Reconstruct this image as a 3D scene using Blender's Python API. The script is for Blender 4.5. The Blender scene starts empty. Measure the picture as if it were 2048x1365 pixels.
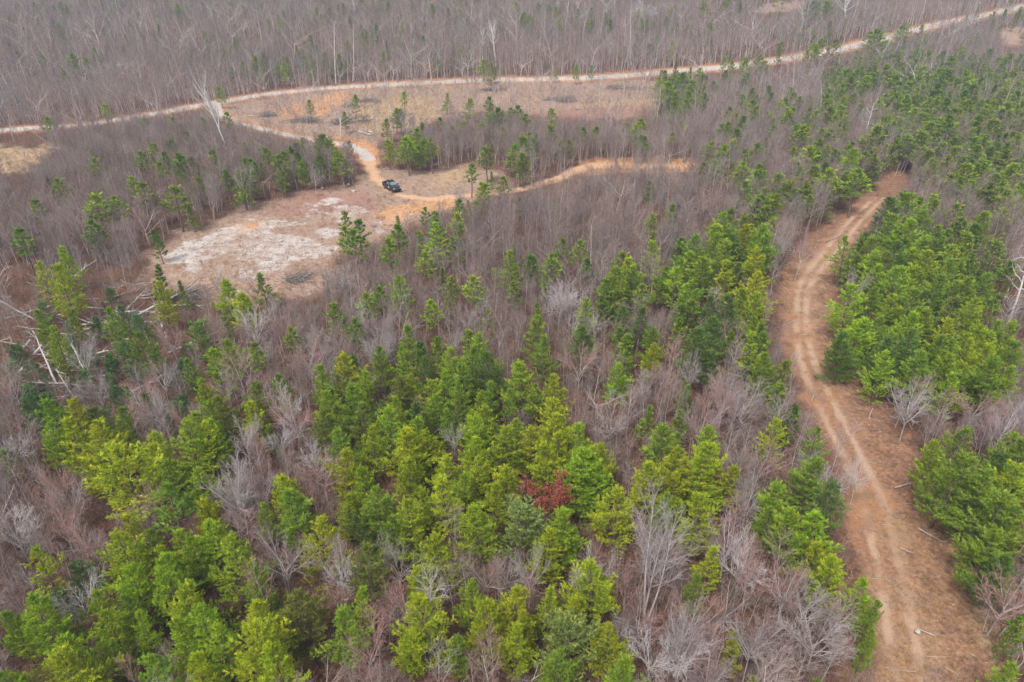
import bpy, math, random
import numpy as np
from mathutils import Vector

rng = np.random.default_rng(7)
random.seed(7)
S = bpy.context.scene
COL = S.collection
CAM_H, PITCH, F = 48.0, math.radians(30), 2048 * 24 / 36
W0, H0 = 2048, 1365

# ------------------------------------------------------------------ terrain
def terrain(x, y):
    x = np.asarray(x, float); y = np.asarray(y, float)
    z = 0.45*np.sin(x/41+0.6)*np.sin(y/37+0.3) + 0.22*np.sin(x/15+y/23) + 0.10*np.sin(x/6.1-y/7.3)
    t = np.clip(y-272, 0, None)
    hill = 0.15*(t*t/(t+26.0))
    hill = np.where(hill > 40, 40+28*(1-np.exp(-(hill-40)/28)), hill)
    z = z + hill + np.clip(hill, 0, 30)*0.05*np.sin(x/55+1.0)
    far = np.clip((np.hypot(x, y)-700)/500, 0, 1)
    return z*(1-0.3*far)

cp, sp = math.cos(PITCH), math.sin(PITCH)
def ray(px, py):
    px = np.asarray(px, float); py = np.asarray(py, float)
    a = (px-W0/2)/F; b = (H0/2-py)/F
    return np.stack([a, cp+b*sp, -sp+b*cp], -1)
def cast(px, py, dz=0.0):
    d = ray(px, py); sh = d.shape[:-1]
    lo = np.full(sh, 20.0); hi = np.full(sh, np.nan); t = np.full(sh, 20.0)
    hi = np.full(sh, 1500.0); found = np.zeros(sh, bool)
    t = 25.0
    while t < 900:
        zz = CAM_H + t*d[..., 2] - terrain(t*d[..., 0], t*d[..., 1]) - dz
        newhit = (zz <= 0) & ~found
        hi = np.where(newhit, t, hi); lo = np.where(newhit, t/1.03, lo); found |= newhit
        t *= 1.03
    for _ in range(24):
        m = (lo+hi)/2
        zz = CAM_H + m*d[..., 2] - terrain(m*d[..., 0], m*d[..., 1]) - dz
        hi = np.where(zz <= 0, m, hi); lo = np.where(zz <= 0, lo, m)
    p = d*hi[..., None]; p[..., 2] += CAM_H
    return p
def project(p):
    p = np.asarray(p, float)
    x, y, z = p[..., 0], p[..., 1], p[..., 2]-CAM_H
    dep = y*cp - z*sp; up = y*sp + z*cp
    dep = np.where(dep < 1, 1, dep)
    return W0/2 + F*x/dep, H0/2 - F*up/dep, dep

# ------------------------------------------------------------------ value noise
_tab = rng.random((256, 256))
def vnoise(x, y):
    xi = np.floor(x).astype(int); yi = np.floor(y).astype(int)
    fx = x-xi; fy = y-yi; fx = fx*fx*(3-2*fx); fy = fy*fy*(3-2*fy)
    g = lambda i, j: _tab[i & 255, j & 255]
    return (g(xi, yi)*(1-fx)+g(xi+1, yi)*fx)*(1-fy) + (g(xi, yi+1)*(1-fx)+g(xi+1, yi+1)*fx)*fy
def fbm(x, y, o=3):
    s = 0; a = 0.5
    for k in range(o):
        s = s + a*vnoise(x*2**k+17*k, y*2**k+31*k); a /= 2
    return s/(1-0.5**o)

# ------------------------------------------------------------------ helpers
def tag(o, label=None, cat=None, group=None, kind=None):
    if label: o['label'] = label
    if cat: o['category'] = cat
    if group: o['group'] = group
    if kind: o['kind'] = kind
    return o
def link(o, parent=None):
    COL.objects.link(o)
    if parent: o.parent = parent
    return o
def empty(name, loc, rz=0):
    o = bpy.data.objects.new(name, None); o.empty_display_size = 0.3
    o.location = loc; o.rotation_euler = (0, 0, rz)
    return link(o)

class Geo:
    """collects tapered prisms and needle / leaf faces, builds ONE mesh"""
    def __init__(s): s.sg = {}; s.tv = []; s.tm = []; s.tt = []
    def seg(s, p0, p1, r0, r1, m=0, k=3): s.sg.setdefault(k, []).append((*p0, *p1, r0, r1, m))
    def path(s, pts, rs, m=0, k=5):
        for i in range(len(pts)-1): s.seg(pts[i], pts[i+1], rs[i], rs[i+1], m, k)
    def tris(s, v, m, tone): s.tv.append(v); s.tm.append(np.full(len(v), m)); s.tt.append(tone)
    def mesh(s, name, mats):
        V = []; L = []; starts = []; M = []; T = []; SM = []
        nv = 0; nl = 0
        for k, lst in s.sg.items():
            a = np.array(lst); n = len(a)
            p0, p1 = a[:, :3], a[:, 3:6]; r0, r1 = a[:, 6], a[:, 7]
            d = p1-p0; d = d/np.maximum(np.linalg.norm(d, axis=1, keepdims=True), 1e-6)
            ref = np.where(np.abs(d[:, 2:3]) < 0.9, np.array([[0, 0, 1.0]]), np.array([[1.0, 0, 0]]))
            u = np.cross(d, ref); u /= np.linalg.norm(u, axis=1, keepdims=True); w = np.cross(d, u)
            an = np.arange(k)*2*math.pi/k
            ring = u[:, None]*np.cos(an)[None, :, None] + w[:, None]*np.sin(an)[None, :, None]
            vv = np.concatenate([p0[:, None]+ring*r0[:, None, None], p1[:, None]+ring*r1[:, None, None]], 1)
            V.append(vv.reshape(-1, 3))
            base = nv + np.arange(n)[:, None]*2*k
            i = np.arange(k)[None]; j = (np.arange(k)+1)[None] % k
            q = np.stack([base+i, base+j, base+j+k, base+i+k], -1).reshape(-1, 4)
            L.append(q.ravel()); starts.append(nl+np.arange(len(q))*4); nl += len(q)*4
            M.append(np.repeat(a[:, 8], k)); T.append(np.full(len(q), 0.5)); SM.append(np.ones(len(q), bool))
            nv += n*2*k
        if s.tv:
            v = np.concatenate(s.tv); n = len(v)
            V.append(v.reshape(-1, 3)); L.append(nv+np.arange(n*3)); starts.append(nl+np.arange(n)*3)
            M.append(np.concatenate(s.tm)); T.append(np.concatenate(s.tt)); SM.append(np.zeros(n, bool))
        V = np.concatenate(V); L = np.concatenate(L).astype(np.int32); starts = np.concatenate(starts).astype(np.int32)
        me = bpy.data.meshes.new(name)
        me.vertices.add(len(V)); me.vertices.foreach_set('co', V.astype(np.float32).ravel())
        me.loops.add(len(L)); me.loops.foreach_set('vertex_index', L)
        me.polygons.add(len(starts)); me.polygons.foreach_set('loop_start', starts)
        for m in mats: me.materials.append(m)
        me.polygons.foreach_set('material_index', np.concatenate(M).astype(np.int32))
        me.polygons.foreach_set('use_smooth', np.concatenate(SM))
        at = me.attributes.new('tone', 'FLOAT', 'FACE'); at.data.foreach_set('value', np.concatenate(T).astype(np.float32))
        me.update(calc_edges=True); me.validate()
        return me

# ------------------------------------------------------------------ materials
def mat(name):
    m = bpy.data.materials.new(name); m.use_nodes = True
    nt = m.node_tree; nt.nodes.clear()
    return m, nt, nt.nodes, nt.links
def out(nt, sock):
    o = nt.nodes.new('ShaderNodeOutputMaterial'); nt.links.new(sock, o.inputs['Surface'])
def N(nt, t, **kw):
    n = nt.nodes.new(t)
    for k, v in kw.items(): setattr(n, k, v)
    return n
def mix(nt, fac, a, b, bt='MIX'):
    n = N(nt, 'ShaderNodeMix', data_type='RGBA', blend_type=bt)
    for s, v in ((n.inputs[0], fac), (n.inputs[6], a), (n.inputs[7], b)):
        if hasattr(v, 'is_linked') or isinstance(v, bpy.types.NodeSocket): nt.links.new(v, s)
        elif isinstance(v, (int, float)): s.default_value = v
        else: s.default_value = (*v, 1)
    return n.outputs[2]
def mth(nt, op, a, b=None, clamp=False):
    n = N(nt, 'ShaderNodeMath', operation=op, use_clamp=clamp)
    for s, v in ((n.inputs[0], a), (n.inputs[1], b)):
        if v is None: continue
        if isinstance(v, bpy.types.NodeSocket): nt.links.new(v, s)
        else: s.default_value = v
    return n.outputs[0]
def ramp(nt, fac, stops):
    r = N(nt, 'ShaderNodeValToRGB'); e = r.color_ramp.elements
    while len(e) < len(stops): e.new(0.5)
    for q, (p, c) in zip(e, stops):
        q.position = p; q.color = (*c, 1) if len(c) == 3 else c
    nt.links.new(fac, r.inputs[0]); return r.outputs[0]
def noise(nt, scale, detail=3, vec=None, rough=0.6):
    n = N(nt, 'ShaderNodeTexNoise'); n.inputs['Scale'].default_value = scale
    n.inputs['Detail'].default_value = detail; n.inputs['Roughness'].default_value = rough
    if vec is not None: nt.links.new(vec, n.inputs['Vector'])
    return n.outputs['Fac']

def foliage_mat(name, random_tone, transl=0.3, stops=None):
    m, nt, nodes, lk = mat(name)
    oi = N(nt, 'ShaderNodeObjectInfo'); at = N(nt, 'ShaderNodeAttribute', attribute_name='tone')
    if random_tone: base = ramp(nt, oi.outputs['Random'], stops)
    else: base = oi.outputs['Color']
    # needles of one tuft differ: some duller, some yellower
    v = mth(nt, 'ADD', mth(nt, 'MULTIPLY', at.outputs['Fac'], 0.85), 0.58)
    cv = N(nt, 'ShaderNodeCombineColor')
    lk.new(mth(nt, 'MULTIPLY', v, mth(nt, 'ADD', mth(nt, 'MULTIPLY', at.outputs['Fac'], 0.35), 0.82)), cv.inputs[0]); lk.new(v, cv.inputs[1]); lk.new(v, cv.inputs[2])
    col = mix(nt, 1.0, base, cv.outputs[0], 'MULTIPLY')
    tc = N(nt, 'ShaderNodeTexCoord'); ad = N(nt, 'ShaderNodeVectorMath', operation='ADD'); cb_ = N(nt, 'ShaderNodeCombineXYZ')
    lk.new(mth(nt, 'MULTIPLY', oi.outputs['Random'], 57.0), cb_.inputs[0]); lk.new(tc.outputs['Object'], ad.inputs[0]); lk.new(cb_.outputs[0], ad.inputs[1])
    col = mix(nt, 1.0, col, ramp(nt, noise(nt, .85, 2, ad.outputs[0]), [(.32, (.84, .88, .96)), (.5, (1, 1, 1)), (.68, (1.28, 1.14, .80))]), 'MULTIPLY')
    if name != 'dry_red_leaves': col = mix(nt, ramp(nt, noise(nt, 1.7, 2, ad.outputs[0]), [(.66, (0,)*3), (.74, (.55,)*3)]), col, (.16, .125, .06))
    d = N(nt, 'ShaderNodeBsdfPrincipled'); lk.new(col, d.inputs['Base Color']); d.inputs['Roughness'].default_value = 0.6
    d.inputs['Specular IOR Level'].default_value = 0.25
    t = N(nt, 'ShaderNodeBsdfTranslucent'); lk.new(col, t.inputs['Color'])
    x = N(nt, 'ShaderNodeMixShader'); x.inputs[0].default_value = transl
    lk.new(d.outputs[0], x.inputs[1]); lk.new(t.outputs[0], x.inputs[2]); out(nt, x.outputs[0])
    return m
def bark_mat(name, c1, c2, scale=6.0, objcol=False, rand=None, tint=False):
    m, nt, nodes, lk = mat(name)
    tc = N(nt, 'ShaderNodeTexCoord')
    mp = N(nt, 'ShaderNodeMapping'); mp.inputs['Scale'].default_value = (1, 1, 0.35); lk.new(tc.outputs['Object'], mp.inputs['Vector'])
    c = ramp(nt, noise(nt, scale, 4, mp.outputs[0]), [(0.3, c1), (0.7, c2)])
    oi = N(nt, 'ShaderNodeObjectInfo')
    if objcol: c = mix(nt, 1.0, c, oi.outputs['Color'], 'MULTIPLY')
    if rand: c = mix(nt, 1.0, c, ramp(nt, oi.outputs['Random'], rand), 'MULTIPLY')
    if tint:
        at = N(nt, 'ShaderNodeAttribute', attribute_name='tint', attribute_type='INSTANCER'); c = mix(nt, 1.0, c, at.outputs['Color'], 'MULTIPLY')
    d = N(nt, 'ShaderNodeBsdfDiffuse'); lk.new(c, d.inputs['Color']); out(nt, d.outputs[0])
    return m
def plain(name, c, rough=0.6, metal=0.0, spec=0.5, noisy=0.0, coat=0.0):
    m, nt, nodes, lk = mat(name)
    d = N(nt, 'ShaderNodeBsdfPrincipled'); d.inputs['Roughness'].default_value = rough
    d.inputs['Metallic'].default_value = metal; d.inputs['Specular IOR Level'].default_value = spec; d.inputs['Coat Weight'].default_value = coat
    tc = N(nt, 'ShaderNodeTexCoord')
    f = noise(nt, 5, 4, tc.outputs['Object'])
    lk.new(ramp(nt, f, [(0.3, tuple(x*(1-noisy) for x in c)), (0.7, tuple(min(1, x*(1+noisy)) for x in c))]), d.inputs['Base Color'])
    out(nt, d.outputs[0]); return m

TONES = {'yellow-green': (.375, .450, .026), 'bright green': (.310, .435, .030), 'mid green': (.235, .350, .038),
         'dark green': (.140, .230, .046), 'olive green': (.205, .255, .048), 'bluish green': (.175, .285, .105), 'pale green': (.225, .320, .085)}
PSTOPS = [(0.0, TONES['dark green']), (0.35, TONES['mid green']), (0.65, TONES['olive green']), (1.0, TONES['bright green'])]
M_needle = foliage_mat('pine_needles', False)
M_needle_far = foliage_mat('pine_needles_wood', True, stops=PSTOPS)
M_redleaf = foliage_mat('dry_red_leaves', False, 0.2)
M_pbark = bark_mat('pine_bark', (.10, .075, .06), (.22, .17, .14))
WT = [(0, (.80, .85, .90)), (0.3, (1.0, .93, .92)), (0.55, (1.05, .84, .80)), (0.8, (.82, .80, .80)), (1, (1.1, 1.02, .98))]
M_bark = bark_mat('grey_bark', (.34, .31, .29), (.58, .55, .52), 5)
M_twig = bark_mat('bare_twigs', (.31, .262, .248), (.46, .405, .39), 2, objcol=True)
M_bark_far = bark_mat('grey_bark_wood', (.36, .33, .31), (.64, .605, .575), 5, tint=True)
M_twig_far = bark_mat('bare_twigs_wood', (.220, .178, .160), (.365, .312, .288), 2, tint=True)
M_dead = bark_mat('bleached_wood', (.34, .315, .295), (.58, .55, .52), 4)
M_pale = bark_mat('pale_smooth_bark', (.52, .495, .47), (.78, .75, .72), 4)
M_log = bark_mat('log_bark', (.22, .19, .165), (.46, .42, .385), 3)
M_brush = bark_mat('brush_stems', (.19, .125, .095), (.42, .315, .26), 3, tint=True)
M_straw = bark_mat('dry_grass_blades', (.38, .28, .16), (.62, .48, .30), 3, tint=True)
M_stick = bark_mat('scattered_sticks', (.38, .32, .27), (.66, .59, .52), 3, tint=True)

# ------------------------------------------------------------------ plant meshes
def unit(v):
    v = np.asarray(v, float); return v/max(1e-9, np.linalg.norm(v))
def blades(g, pos, dirs, n, L, Wd, spread, up, m, r, tone_bias=0.0):
    """n needle blades round each tuft"""
    pos = np.repeat(np.asarray(pos), n, 0); d0 = np.repeat(np.asarray(dirs), n, 0)
    k = len(pos)
    d = d0 + r.normal(0, spread, (k, 3)); d[:, 2] += up
    d /= np.linalg.norm(d, axis=1, keepdims=True)
    w = np.cross(d, r.normal(0, 1, (k, 3))); w /= np.linalg.norm(w, axis=1, keepdims=True)
    ln = L*r.uniform(0.7, 1.3, k)[:, None]; wd = Wd*r.uniform(0.7, 1.25, k)[:, None]
    p = pos + r.normal(0, 0.03, (k, 3))
    mid = p + d*ln*0.45
    tri = np.stack([p - d*ln*.1, mid+w*wd*.5, p+d*ln], 1); tri2 = np.stack([p - d*ln*.1, p+d*ln, mid-w*wd*.5], 1)
    tone = np.clip(np.repeat(r.beta(2, 2, k//n), n) + r.normal(0, .12, k) + tone_bias, 0, 1)
    g.tris(tri, m, tone); g.tris(tri2, m, tone)

def pine(seed, H, Wd, cb, form, nb=6, bl=0.25, bw=0.075, far=False):
    """trunk Geo, crown Geo: whorls of ascending limbs carrying sprays of needle tufts"""
    r = np.random.default_rng(seed); gt = Geo(); gc = Geo()
    n = 8; lean = r.normal(0, .03, 2)
    tz = np.linspace(0, H*.97, n); wob = np.cumsum(r.normal(0, .03, (n, 2)), 0)
    tp = np.stack([lean[0]*tz+wob[:, 0], lean[1]*tz+wob[:, 1], tz], 1)
    rad = 0.012*H*(1-np.linspace(0, 1, n)*.9)+.01
    gt.path(tp, rad, 0, 6)
    ax = lambda z: np.array([np.interp(z, tz, tp[:, 0]), np.interp(z, tz, tp[:, 1]), z])
    ph = r.uniform(0, 6.28, 4)
    pos = []; dr = []
    z = cb*H; step = 0.58 if not far else 0.75
    while z < H*.985:
        t = min(1.0, max(0.0, (z/H-cb)/(1-cb)))
        if form == 'c': prof = (1-t)**.9*.97+.03
        elif form == 's': prof = (min(1, t/.3)*.5+.5)*(1-t**1.4)**.85
        elif form == 'r': prof = math.sqrt(max(0.02, 1-(2*t-.75)**2/1.6))
        else: prof = (min(1, t/.2)*.3+.7)*(1-t**1.55)**.78
        cnt = {'s': 4, 'c': 5}.get(form, 5)
        a0 = r.uniform(0, 6.28)
        for b in range(cnt):
            if r.random() < (.16 if form == 's' else .12): continue
            az = a0 + b*6.28/cnt + r.normal(0, .25)
            irr = 1+.26*math.sin(2*az+ph[0]+z*.7)+.20*math.sin(3*az+ph[1]-z*1.3)
            L = max(.25, Wd/2*prof*irr*r.uniform(.72, 1.12))
            el = math.radians(6+ 46*t + r.normal(0, 11))
            d = np.array([math.cos(az)*math.cos(el), math.sin(az)*math.cos(el), math.sin(el)])
            p = ax(z); pts = [p]; ns = 4
            for i in range(ns):
                d = unit(d + np.array([0, 0, .15]) + r.normal(0, .08, 3)); p = p + d*L/ns; pts.append(p)
            pts = np.array(pts); br = .008+.006*L
            gc.path(pts, np.linspace(br, .006, ns+1), 1, 3)
            nl = max(2, int(L/(.26 if not far else .42)))
            for q in range(nl):
                s = .22+.78*(q+r.random())/nl
                f = s*ns; i = min(ns-1, int(f)); bp = pts[i]+(pts[i+1]-pts[i])*(f-i)
                bd = unit(pts[i+1]-pts[i]); side = unit(np.cross(bd, [0, 0, 1]))*(1 if q % 2 else -1)
                ld = unit(bd*.75+side*.75+np.array([0, 0, .18])+r.normal(0, .22, 3))
                ll = (.42*L*(1-s)+.30)*r.uniform(.6, 1.3)
                gc.seg(bp, bp+ld*ll, .006, .004, 1, 3)
                stp = .145 if not far else .34
                for u in np.arange(.10, ll+.01, stp):
                    pos.append(bp+ld*u); dr.append(unit(ld+np.array([0, 0, .2])))
            for s in (.75, .9, 1.0):
                pos.append(pts[0]*(1-s)+pts[-1]*s if s < 1 else pts[-1]); dr.append(d)
        z += step*r.uniform(.7, 1.2)*(1.0 if t < .8 else .6)
    for u in np.linspace(.93, 1.0, 5):
        pos.append(ax(H*u*.97)+np.array([0, 0, H*.03*(u > .99)])); dr.append(np.array([0, 0, 1.0]))
    # bare dead limbs below the living crown
    for i in range(8 if not far else 3):
        zz = r.uniform(.18, max(.2, cb+.1))*H; az = r.uniform(0, 6.28); L = Wd*.22*r.uniform(.5, 1.2)
        p = ax(zz); gt.seg(p, p+np.array([math.cos(az)*L, math.sin(az)*L, L*r.uniform(-.2, .3)]), .014, .005, 0, 3)
    blades(gc, pos, dr, nb, bl, bw, .40, .30, 0, r)
    return gt, gc

def grow(gs, r, p, d, L, rad, lev, cfg):
    """recursive limb; gs = (trunk Geo, crown Geo)"""
    spec = cfg[lev]; ns = spec['n']
    pts = [np.array(p, float)]; d = unit(d); ds = [d]
    for i in range(ns):
        d = unit(d + r.normal(0, spec['wig'], 3) + np.array([0, 0, spec['up']])); ds.append(d)
        pts.append(pts[-1]+d*L/ns)
    rs = np.linspace(rad, rad*spec.get('tip', .35), ns+1)
    g = gs[0] if lev < cfg['split'] else gs[1]
    g.path(pts, rs, 0, spec.get('k', 3))
    if lev+1 in cfg:
        c = cfg[lev+1]; cnt = max(1, int(round(c['cnt']*r.uniform(.8, 1.2))))
        for q in range(cnt):
            s = c['s0']+(1-c['s0'])*(q+r.random())/cnt; s = min(.995, s)
            f = s*ns; i = min(ns-1, int(f)); bp = pts[i]+(pts[i+1]-pts[i])*(f-i); bd = ds[i+1]
            ref = unit(np.cross(bd, r.normal(0, 1, 3))); a = math.radians(c['ang']*r.uniform(.7, 1.3))
            cd = bd*math.cos(a)+ref*math.sin(a)
            if lev == 0:
                az = q*2.4+r.normal(0, .3); e = np.array([math.cos(az), math.sin(az), 0]); cd = unit(bd*math.cos(a)+e*math.sin(a))
            prof = c['prof'](s); cl = c['len']*prof*r.uniform(.75, 1.25)*(L if c.get('rel', True) else 1)
            grow(gs, r, bp, cd, cl, min(c['r']*(.6+.4*prof), rs[i]*.85), lev+1, cfg)

def bare(seed, H, Wd, form, far=False):
    r = np.random.default_rng(seed); gt = Geo(); gc = Geo(); gs = (gt, gc)
    th = 1.45 if not far else 2.2
    one = lambda s: 1.0
    if form == 'slender':
        cfg = {'split': 1, 0: dict(n=7, wig=.035, up=.03, k=6, tip=.12),
               1: dict(cnt=20 if not far else 11, s0=.30, ang=42, len=Wd*.62, rel=False, r=.024*th, n=3, wig=.10, up=.13, prof=lambda s: .35+1.0*math.sin(math.pi*min(1, (s-.1)*1.05))**.8),
               2: dict(cnt=6 if not far else 4, s0=.25, ang=36, len=.42, r=.012*th, n=2, wig=.12, up=.09, prof=lambda s: 1.1-.5*s),
               3: dict(cnt=4 if not far else 2, s0=.2, ang=34, len=.50, r=.0075*th, n=1, wig=.12, up=.08, prof=one)}
        grow(gs, r, (0, 0, -.1), (r.normal(0, .05), r.normal(0, .05), 1), H, .0085*H, 0, cfg)
    elif form == 'fan':
        cfg = {'split': 2, 0: dict(n=4, wig=.05, up=.03, k=6, tip=.55),
               1: dict(cnt=9 if not far else 6, s0=.55, ang=44, len=H*.62, rel=False, r=.055, n=5, wig=.09, up=.05, k=5, tip=.2, prof=lambda s: .75+.25*s),
               2: dict(cnt=11 if not far else 6, s0=.2, ang=38, len=.42, r=.022*th, n=3, wig=.11, up=.05, prof=lambda s: 1.15-.65*s),
               3: dict(cnt=6 if not far else 3, s0=.2, ang=36, len=.45, r=.011*th, n=2, wig=.12, up=.04, prof=lambda s: 1.1-.5*s)}
        if not far: cfg[4] = dict(cnt=3, s0=.3, ang=34, len=.5, r=.007, n=1, wig=.1, up=.03, prof=one)
        grow(gs, r, (0, 0, -.1), (r.normal(0, .06), r.normal(0, .06), 1), H*.42, .012*H, 0, cfg)
    elif form == 'multi':
        cfg = {'split': 1, 0: dict(n=7, wig=.04, up=.04, k=6, tip=.12),
               1: dict(cnt=20, s0=.33, ang=48, len=Wd*.42, rel=False, r=.030, n=3, wig=.10, up=.12, prof=lambda s: .4+.9*math.sin(math.pi*min(1, (s-.1)*1.05))),
               2: dict(cnt=7, s0=.25, ang=38, len=.42, r=.013, n=2, wig=.12, up=.08, prof=lambda s: 1.1-.5*s),
               3: dict(cnt=4, s0=.2, ang=34, len=.5, r=.0075, n=1, wig=.12, up=.06, prof=one)}
        for k in range(3):
            az = k*2.1+r.uniform(0, 1); grow(gs, r, (.22*math.cos(az), .22*math.sin(az), -.1), (.22*math.cos(az), .22*math.sin(az), 1), H*r.uniform(.85, 1), .011*H, 0, cfg)
    elif form == 'snag':
        cfg = {'split': 1, 0: dict(n=7, wig=.05, up=.02, k=7, tip=.15),
               1: dict(cnt=13, s0=.35, ang=62, len=Wd*.55, rel=False, r=.065, n=4, wig=.22, up=.05, k=4, tip=.3, prof=lambda s: 1.15-.6*s),
               2: dict(cnt=4, s0=.3, ang=48, len=.42, r=.02, n=3, wig=.2, up=.05, prof=one)}
        grow(gs, r, (0, 0, -.1), (r.normal(0, .04), r.normal(0, .04), 1), H, .020*H, 0, cfg)
    elif form == 'pole':
        cfg = {'split': 1, 0: dict(n=7, wig=.025, up=.02, k=7, tip=.3),
               1: dict(cnt=9, s0=.4, ang=70, len=Wd*.35, rel=False, r=.016, n=2, wig=.15, up=.06, prof=one)}
        grow(gs, r, (0, 0, -.1), (0, 0, 1), H, .010*H, 0, cfg)
    elif form == 'tall':
        cfg = {'split': 2, 0: dict(n=9, wig=.03, up=.02, k=8, tip=.42),
               1: dict(cnt=13, s0=.52, ang=30, len=Wd*1.0, rel=False, r=.17, n=5, wig=.08, up=.10, k=5, tip=.2, prof=lambda s: 1.2-.75*(s-.5)),
               2: dict(cnt=6, s0=.3, ang=34, len=.34, r=.035, n=3, wig=.12, up=.06, prof=one),
               3: dict(cnt=4, s0=.3, ang=34, len=.45, r=.015, n=2, wig=.12, up=.05, prof=one)}
        grow(gs, r, (0, 0, -.2), (0, 0, 1), H, .019*H, 0, cfg)
    return gt, gc

def merged(gt, gc, mats, name):
    """trunk + crown in one template mesh for the far wood"""
    for k, l in gt.sg.items():
        for a in l: gc.sg.setdefault(k, []).append((*a[:8], len(mats)-1))
    return gc.mesh(name, mats)

# ------------------------------------------------------------------ ground plan (pixels of the photo -> points on the land)
TRACK = [(1890,1400,132),(1842,1250,112),(1820,1150,104),(1797,1050,98),(1770,950,92),(1722,860,88),(1672,780,76),(1635,700,64),(1620,620,58),(1618,550,54),(1655,490,46),(1708,440,38),(1752,402,34),(1785,372,34),(1795,350,16)]
RUT1 = [(1795,1400),(1775,1250),(1762,1150),(1738,1060),(1718,980),(1672,880),(1622,780),(1598,700),(1594,620),(1604,560),(1650,500),(1700,440),(1750,395)]
RUT2 = [(1850,1400),(1826,1250),(1806,1150),(1785,1070),(1758,980),(1708,880),(1655,780),(1622,700),(1612,620),(1626,560),(1676,500),(1722,440),(1768,395)]
MIDTRACK = [(800,392,12),(860,398,11),(950,390,11),(1020,383,11),(1075,371,12),(1120,356,13),(1160,338,17),(1210,331,20),(1300,333,17),(1390,331,11)]
SPURDIRT = [(738,322,13),(744,345,11),(756,362,11),(790,380,12)]
ACCESS = [(425,205,13),(440,228,9),(480,248,5),(530,260,5),(590,273,6),(645,284,6),(695,291,8),(722,302,12),(736,318,14)]
ROAD = [(-300,300),(0,262),(120,254),(200,246),(330,224),(420,208),(520,191),(600,182),(700,174),(850,166),(1000,160),(1150,157),(1300,147),(1400,139),(1500,129),(1600,113),(1700,94),(1780,74),(1850,55),(1950,35),(2048,13),(2200,-15)]
POLY = {
 'pale': [[(330,500),(400,470),(470,440),(540,432),(600,450),(690,470),(700,500),(650,530),(600,575),(540,575),(470,545),(380,540),(310,530)],
          [(730,440),(790,410),(850,405),(880,425),(830,455),(760,470),(720,465)], [(770,398),(800,392),(800,408),(772,412)],[(600,400),(700,392),(740,420),(720,455),(640,440)]],
 'clear': [[(285,545),(300,505),(400,446),(500,408),(620,385),(700,372),(740,340),(760,335),(850,343),(925,328),(985,345),(1015,378),(960,402),(885,425),(830,455),(760,480),(700,500),(665,565),(605,612),(540,615),(440,602),(350,585),(262,562)],
           [(440,232),(450,212),(560,188),(700,177),(1000,165),(1160,163),(1312,160),(1318,205),(1260,240),(1100,236),(980,222),(900,235),(800,270),(745,290),(650,278),(560,262),(480,245)],
           [(-40,290),(60,300),(120,282),(95,310),(40,345),(-40,350)],[(1990,62),(2100,40),(2100,90),(2010,92)],[(1500,22),(1545,2),(1620,2),(1600,18),(1530,30)]],
 'orange': [[(560,215),(640,190),(690,182),(700,200),(660,225),(640,240),(570,238),(540,228)],[(690,283),(720,272),(765,300),(755,330),(742,318),(722,292)],
            [(740,430),(800,405),(900,395),(905,415),(820,435),(790,452)],[(475,450),(505,445),(500,462),(480,464)],[(665,275),(730,275),(735,290),(680,288)],
            [(1140,350),(1175,318),(1260,312),(1395,318),(1390,345),(1200,350)]],
 'straw': [[(-40,290),(60,300),(120,282),(95,310),(40,345),(-40,350)],[(1140,215),(1310,190),(1312,212),(1200,222)],[(700,205),(870,190),(870,240),(760,265),(700,240)],[(1700,1150),(2010,1150),(2060,1420),(1720,1420)],
           [(1740,1000),(1900,1020),(1960,1150),(1800,1150)],[(850,348),(930,335),(940,360),(880,380)]],
 'red': [[(1060,225),(1300,205),(1330,225),(1230,245),(1080,245)],[(600,380),(760,385),(740,425),(620,430),(520,430)]],
 'chip': [[(1600,530),(1680,470),(1740,420),(1760,430),(1700,500),(1690,600),(1730,740),(1800,880),(1740,880),(1640,720),(1600,620)]],
}
def to_ground(l): 
    a = np.array(l, float); p = cast(a[:, 0], a[:, 1]); return p
def line_g(l):
    a = np.array(l, float); p = cast(a[:, 0], a[:, 1]); q = None
    if a.shape[1] > 2:
        dep = project(p)[2]; q = a[:, 2]*dep/F
    return p[:, :2], q
def smooth_line(p, q=None, k=6):
    """Catmull-Rom"""
    n = len(p); o = []; oq = []
    for i in range(n-1):
        p0, p1, p2, p3 = p[max(0, i-1)], p[i], p[i+1], p[min(n-1, i+2)]
        for j in range(k):
            t = j/k
            o.append(.5*((2*p1)+(-p0+p2)*t+(2*p0-5*p1+4*p2-p3)*t*t+(-p0+3*p1-3*p2+p3)*t**3))
            if q is not None: oq.append(q[i]*(1-t)+q[i+1]*t)
    o.append(p[-1]); 
    if q is not None: oq.append(q[-1])
    return np.array(o), (np.array(oq) if q is not None else None)
def dline(X, Y, p, q=None):
    """distance to polyline (minus the local half width if q)"""
    best = np.full(X.shape, 1e9)
    m = 12
    for i in range(len(p)-1):
        a, b = p[i], p[i+1]; ab = b-a; L2 = max(1e-9, ab@ab)
        w = max(q[i], q[i+1]) if q is not None else 0
        sel = (X > min(a[0], b[0])-m-w) & (X < max(a[0], b[0])+m+w) & (Y > min(a[1], b[1])-m-w) & (Y < max(a[1], b[1])+m+w)
        if not sel.any(): continue
        x, y = X[sel], Y[sel]
        t = np.clip(((x-a[0])*ab[0]+(y-a[1])*ab[1])/L2, 0, 1)
        d = np.hypot(x-a[0]-t*ab[0], y-a[1]-t*ab[1])
        if q is not None: d = d-(q[i]*(1-t)+q[i+1]*t)
        best[sel] = np.minimum(best[sel], d)
    return best
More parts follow.
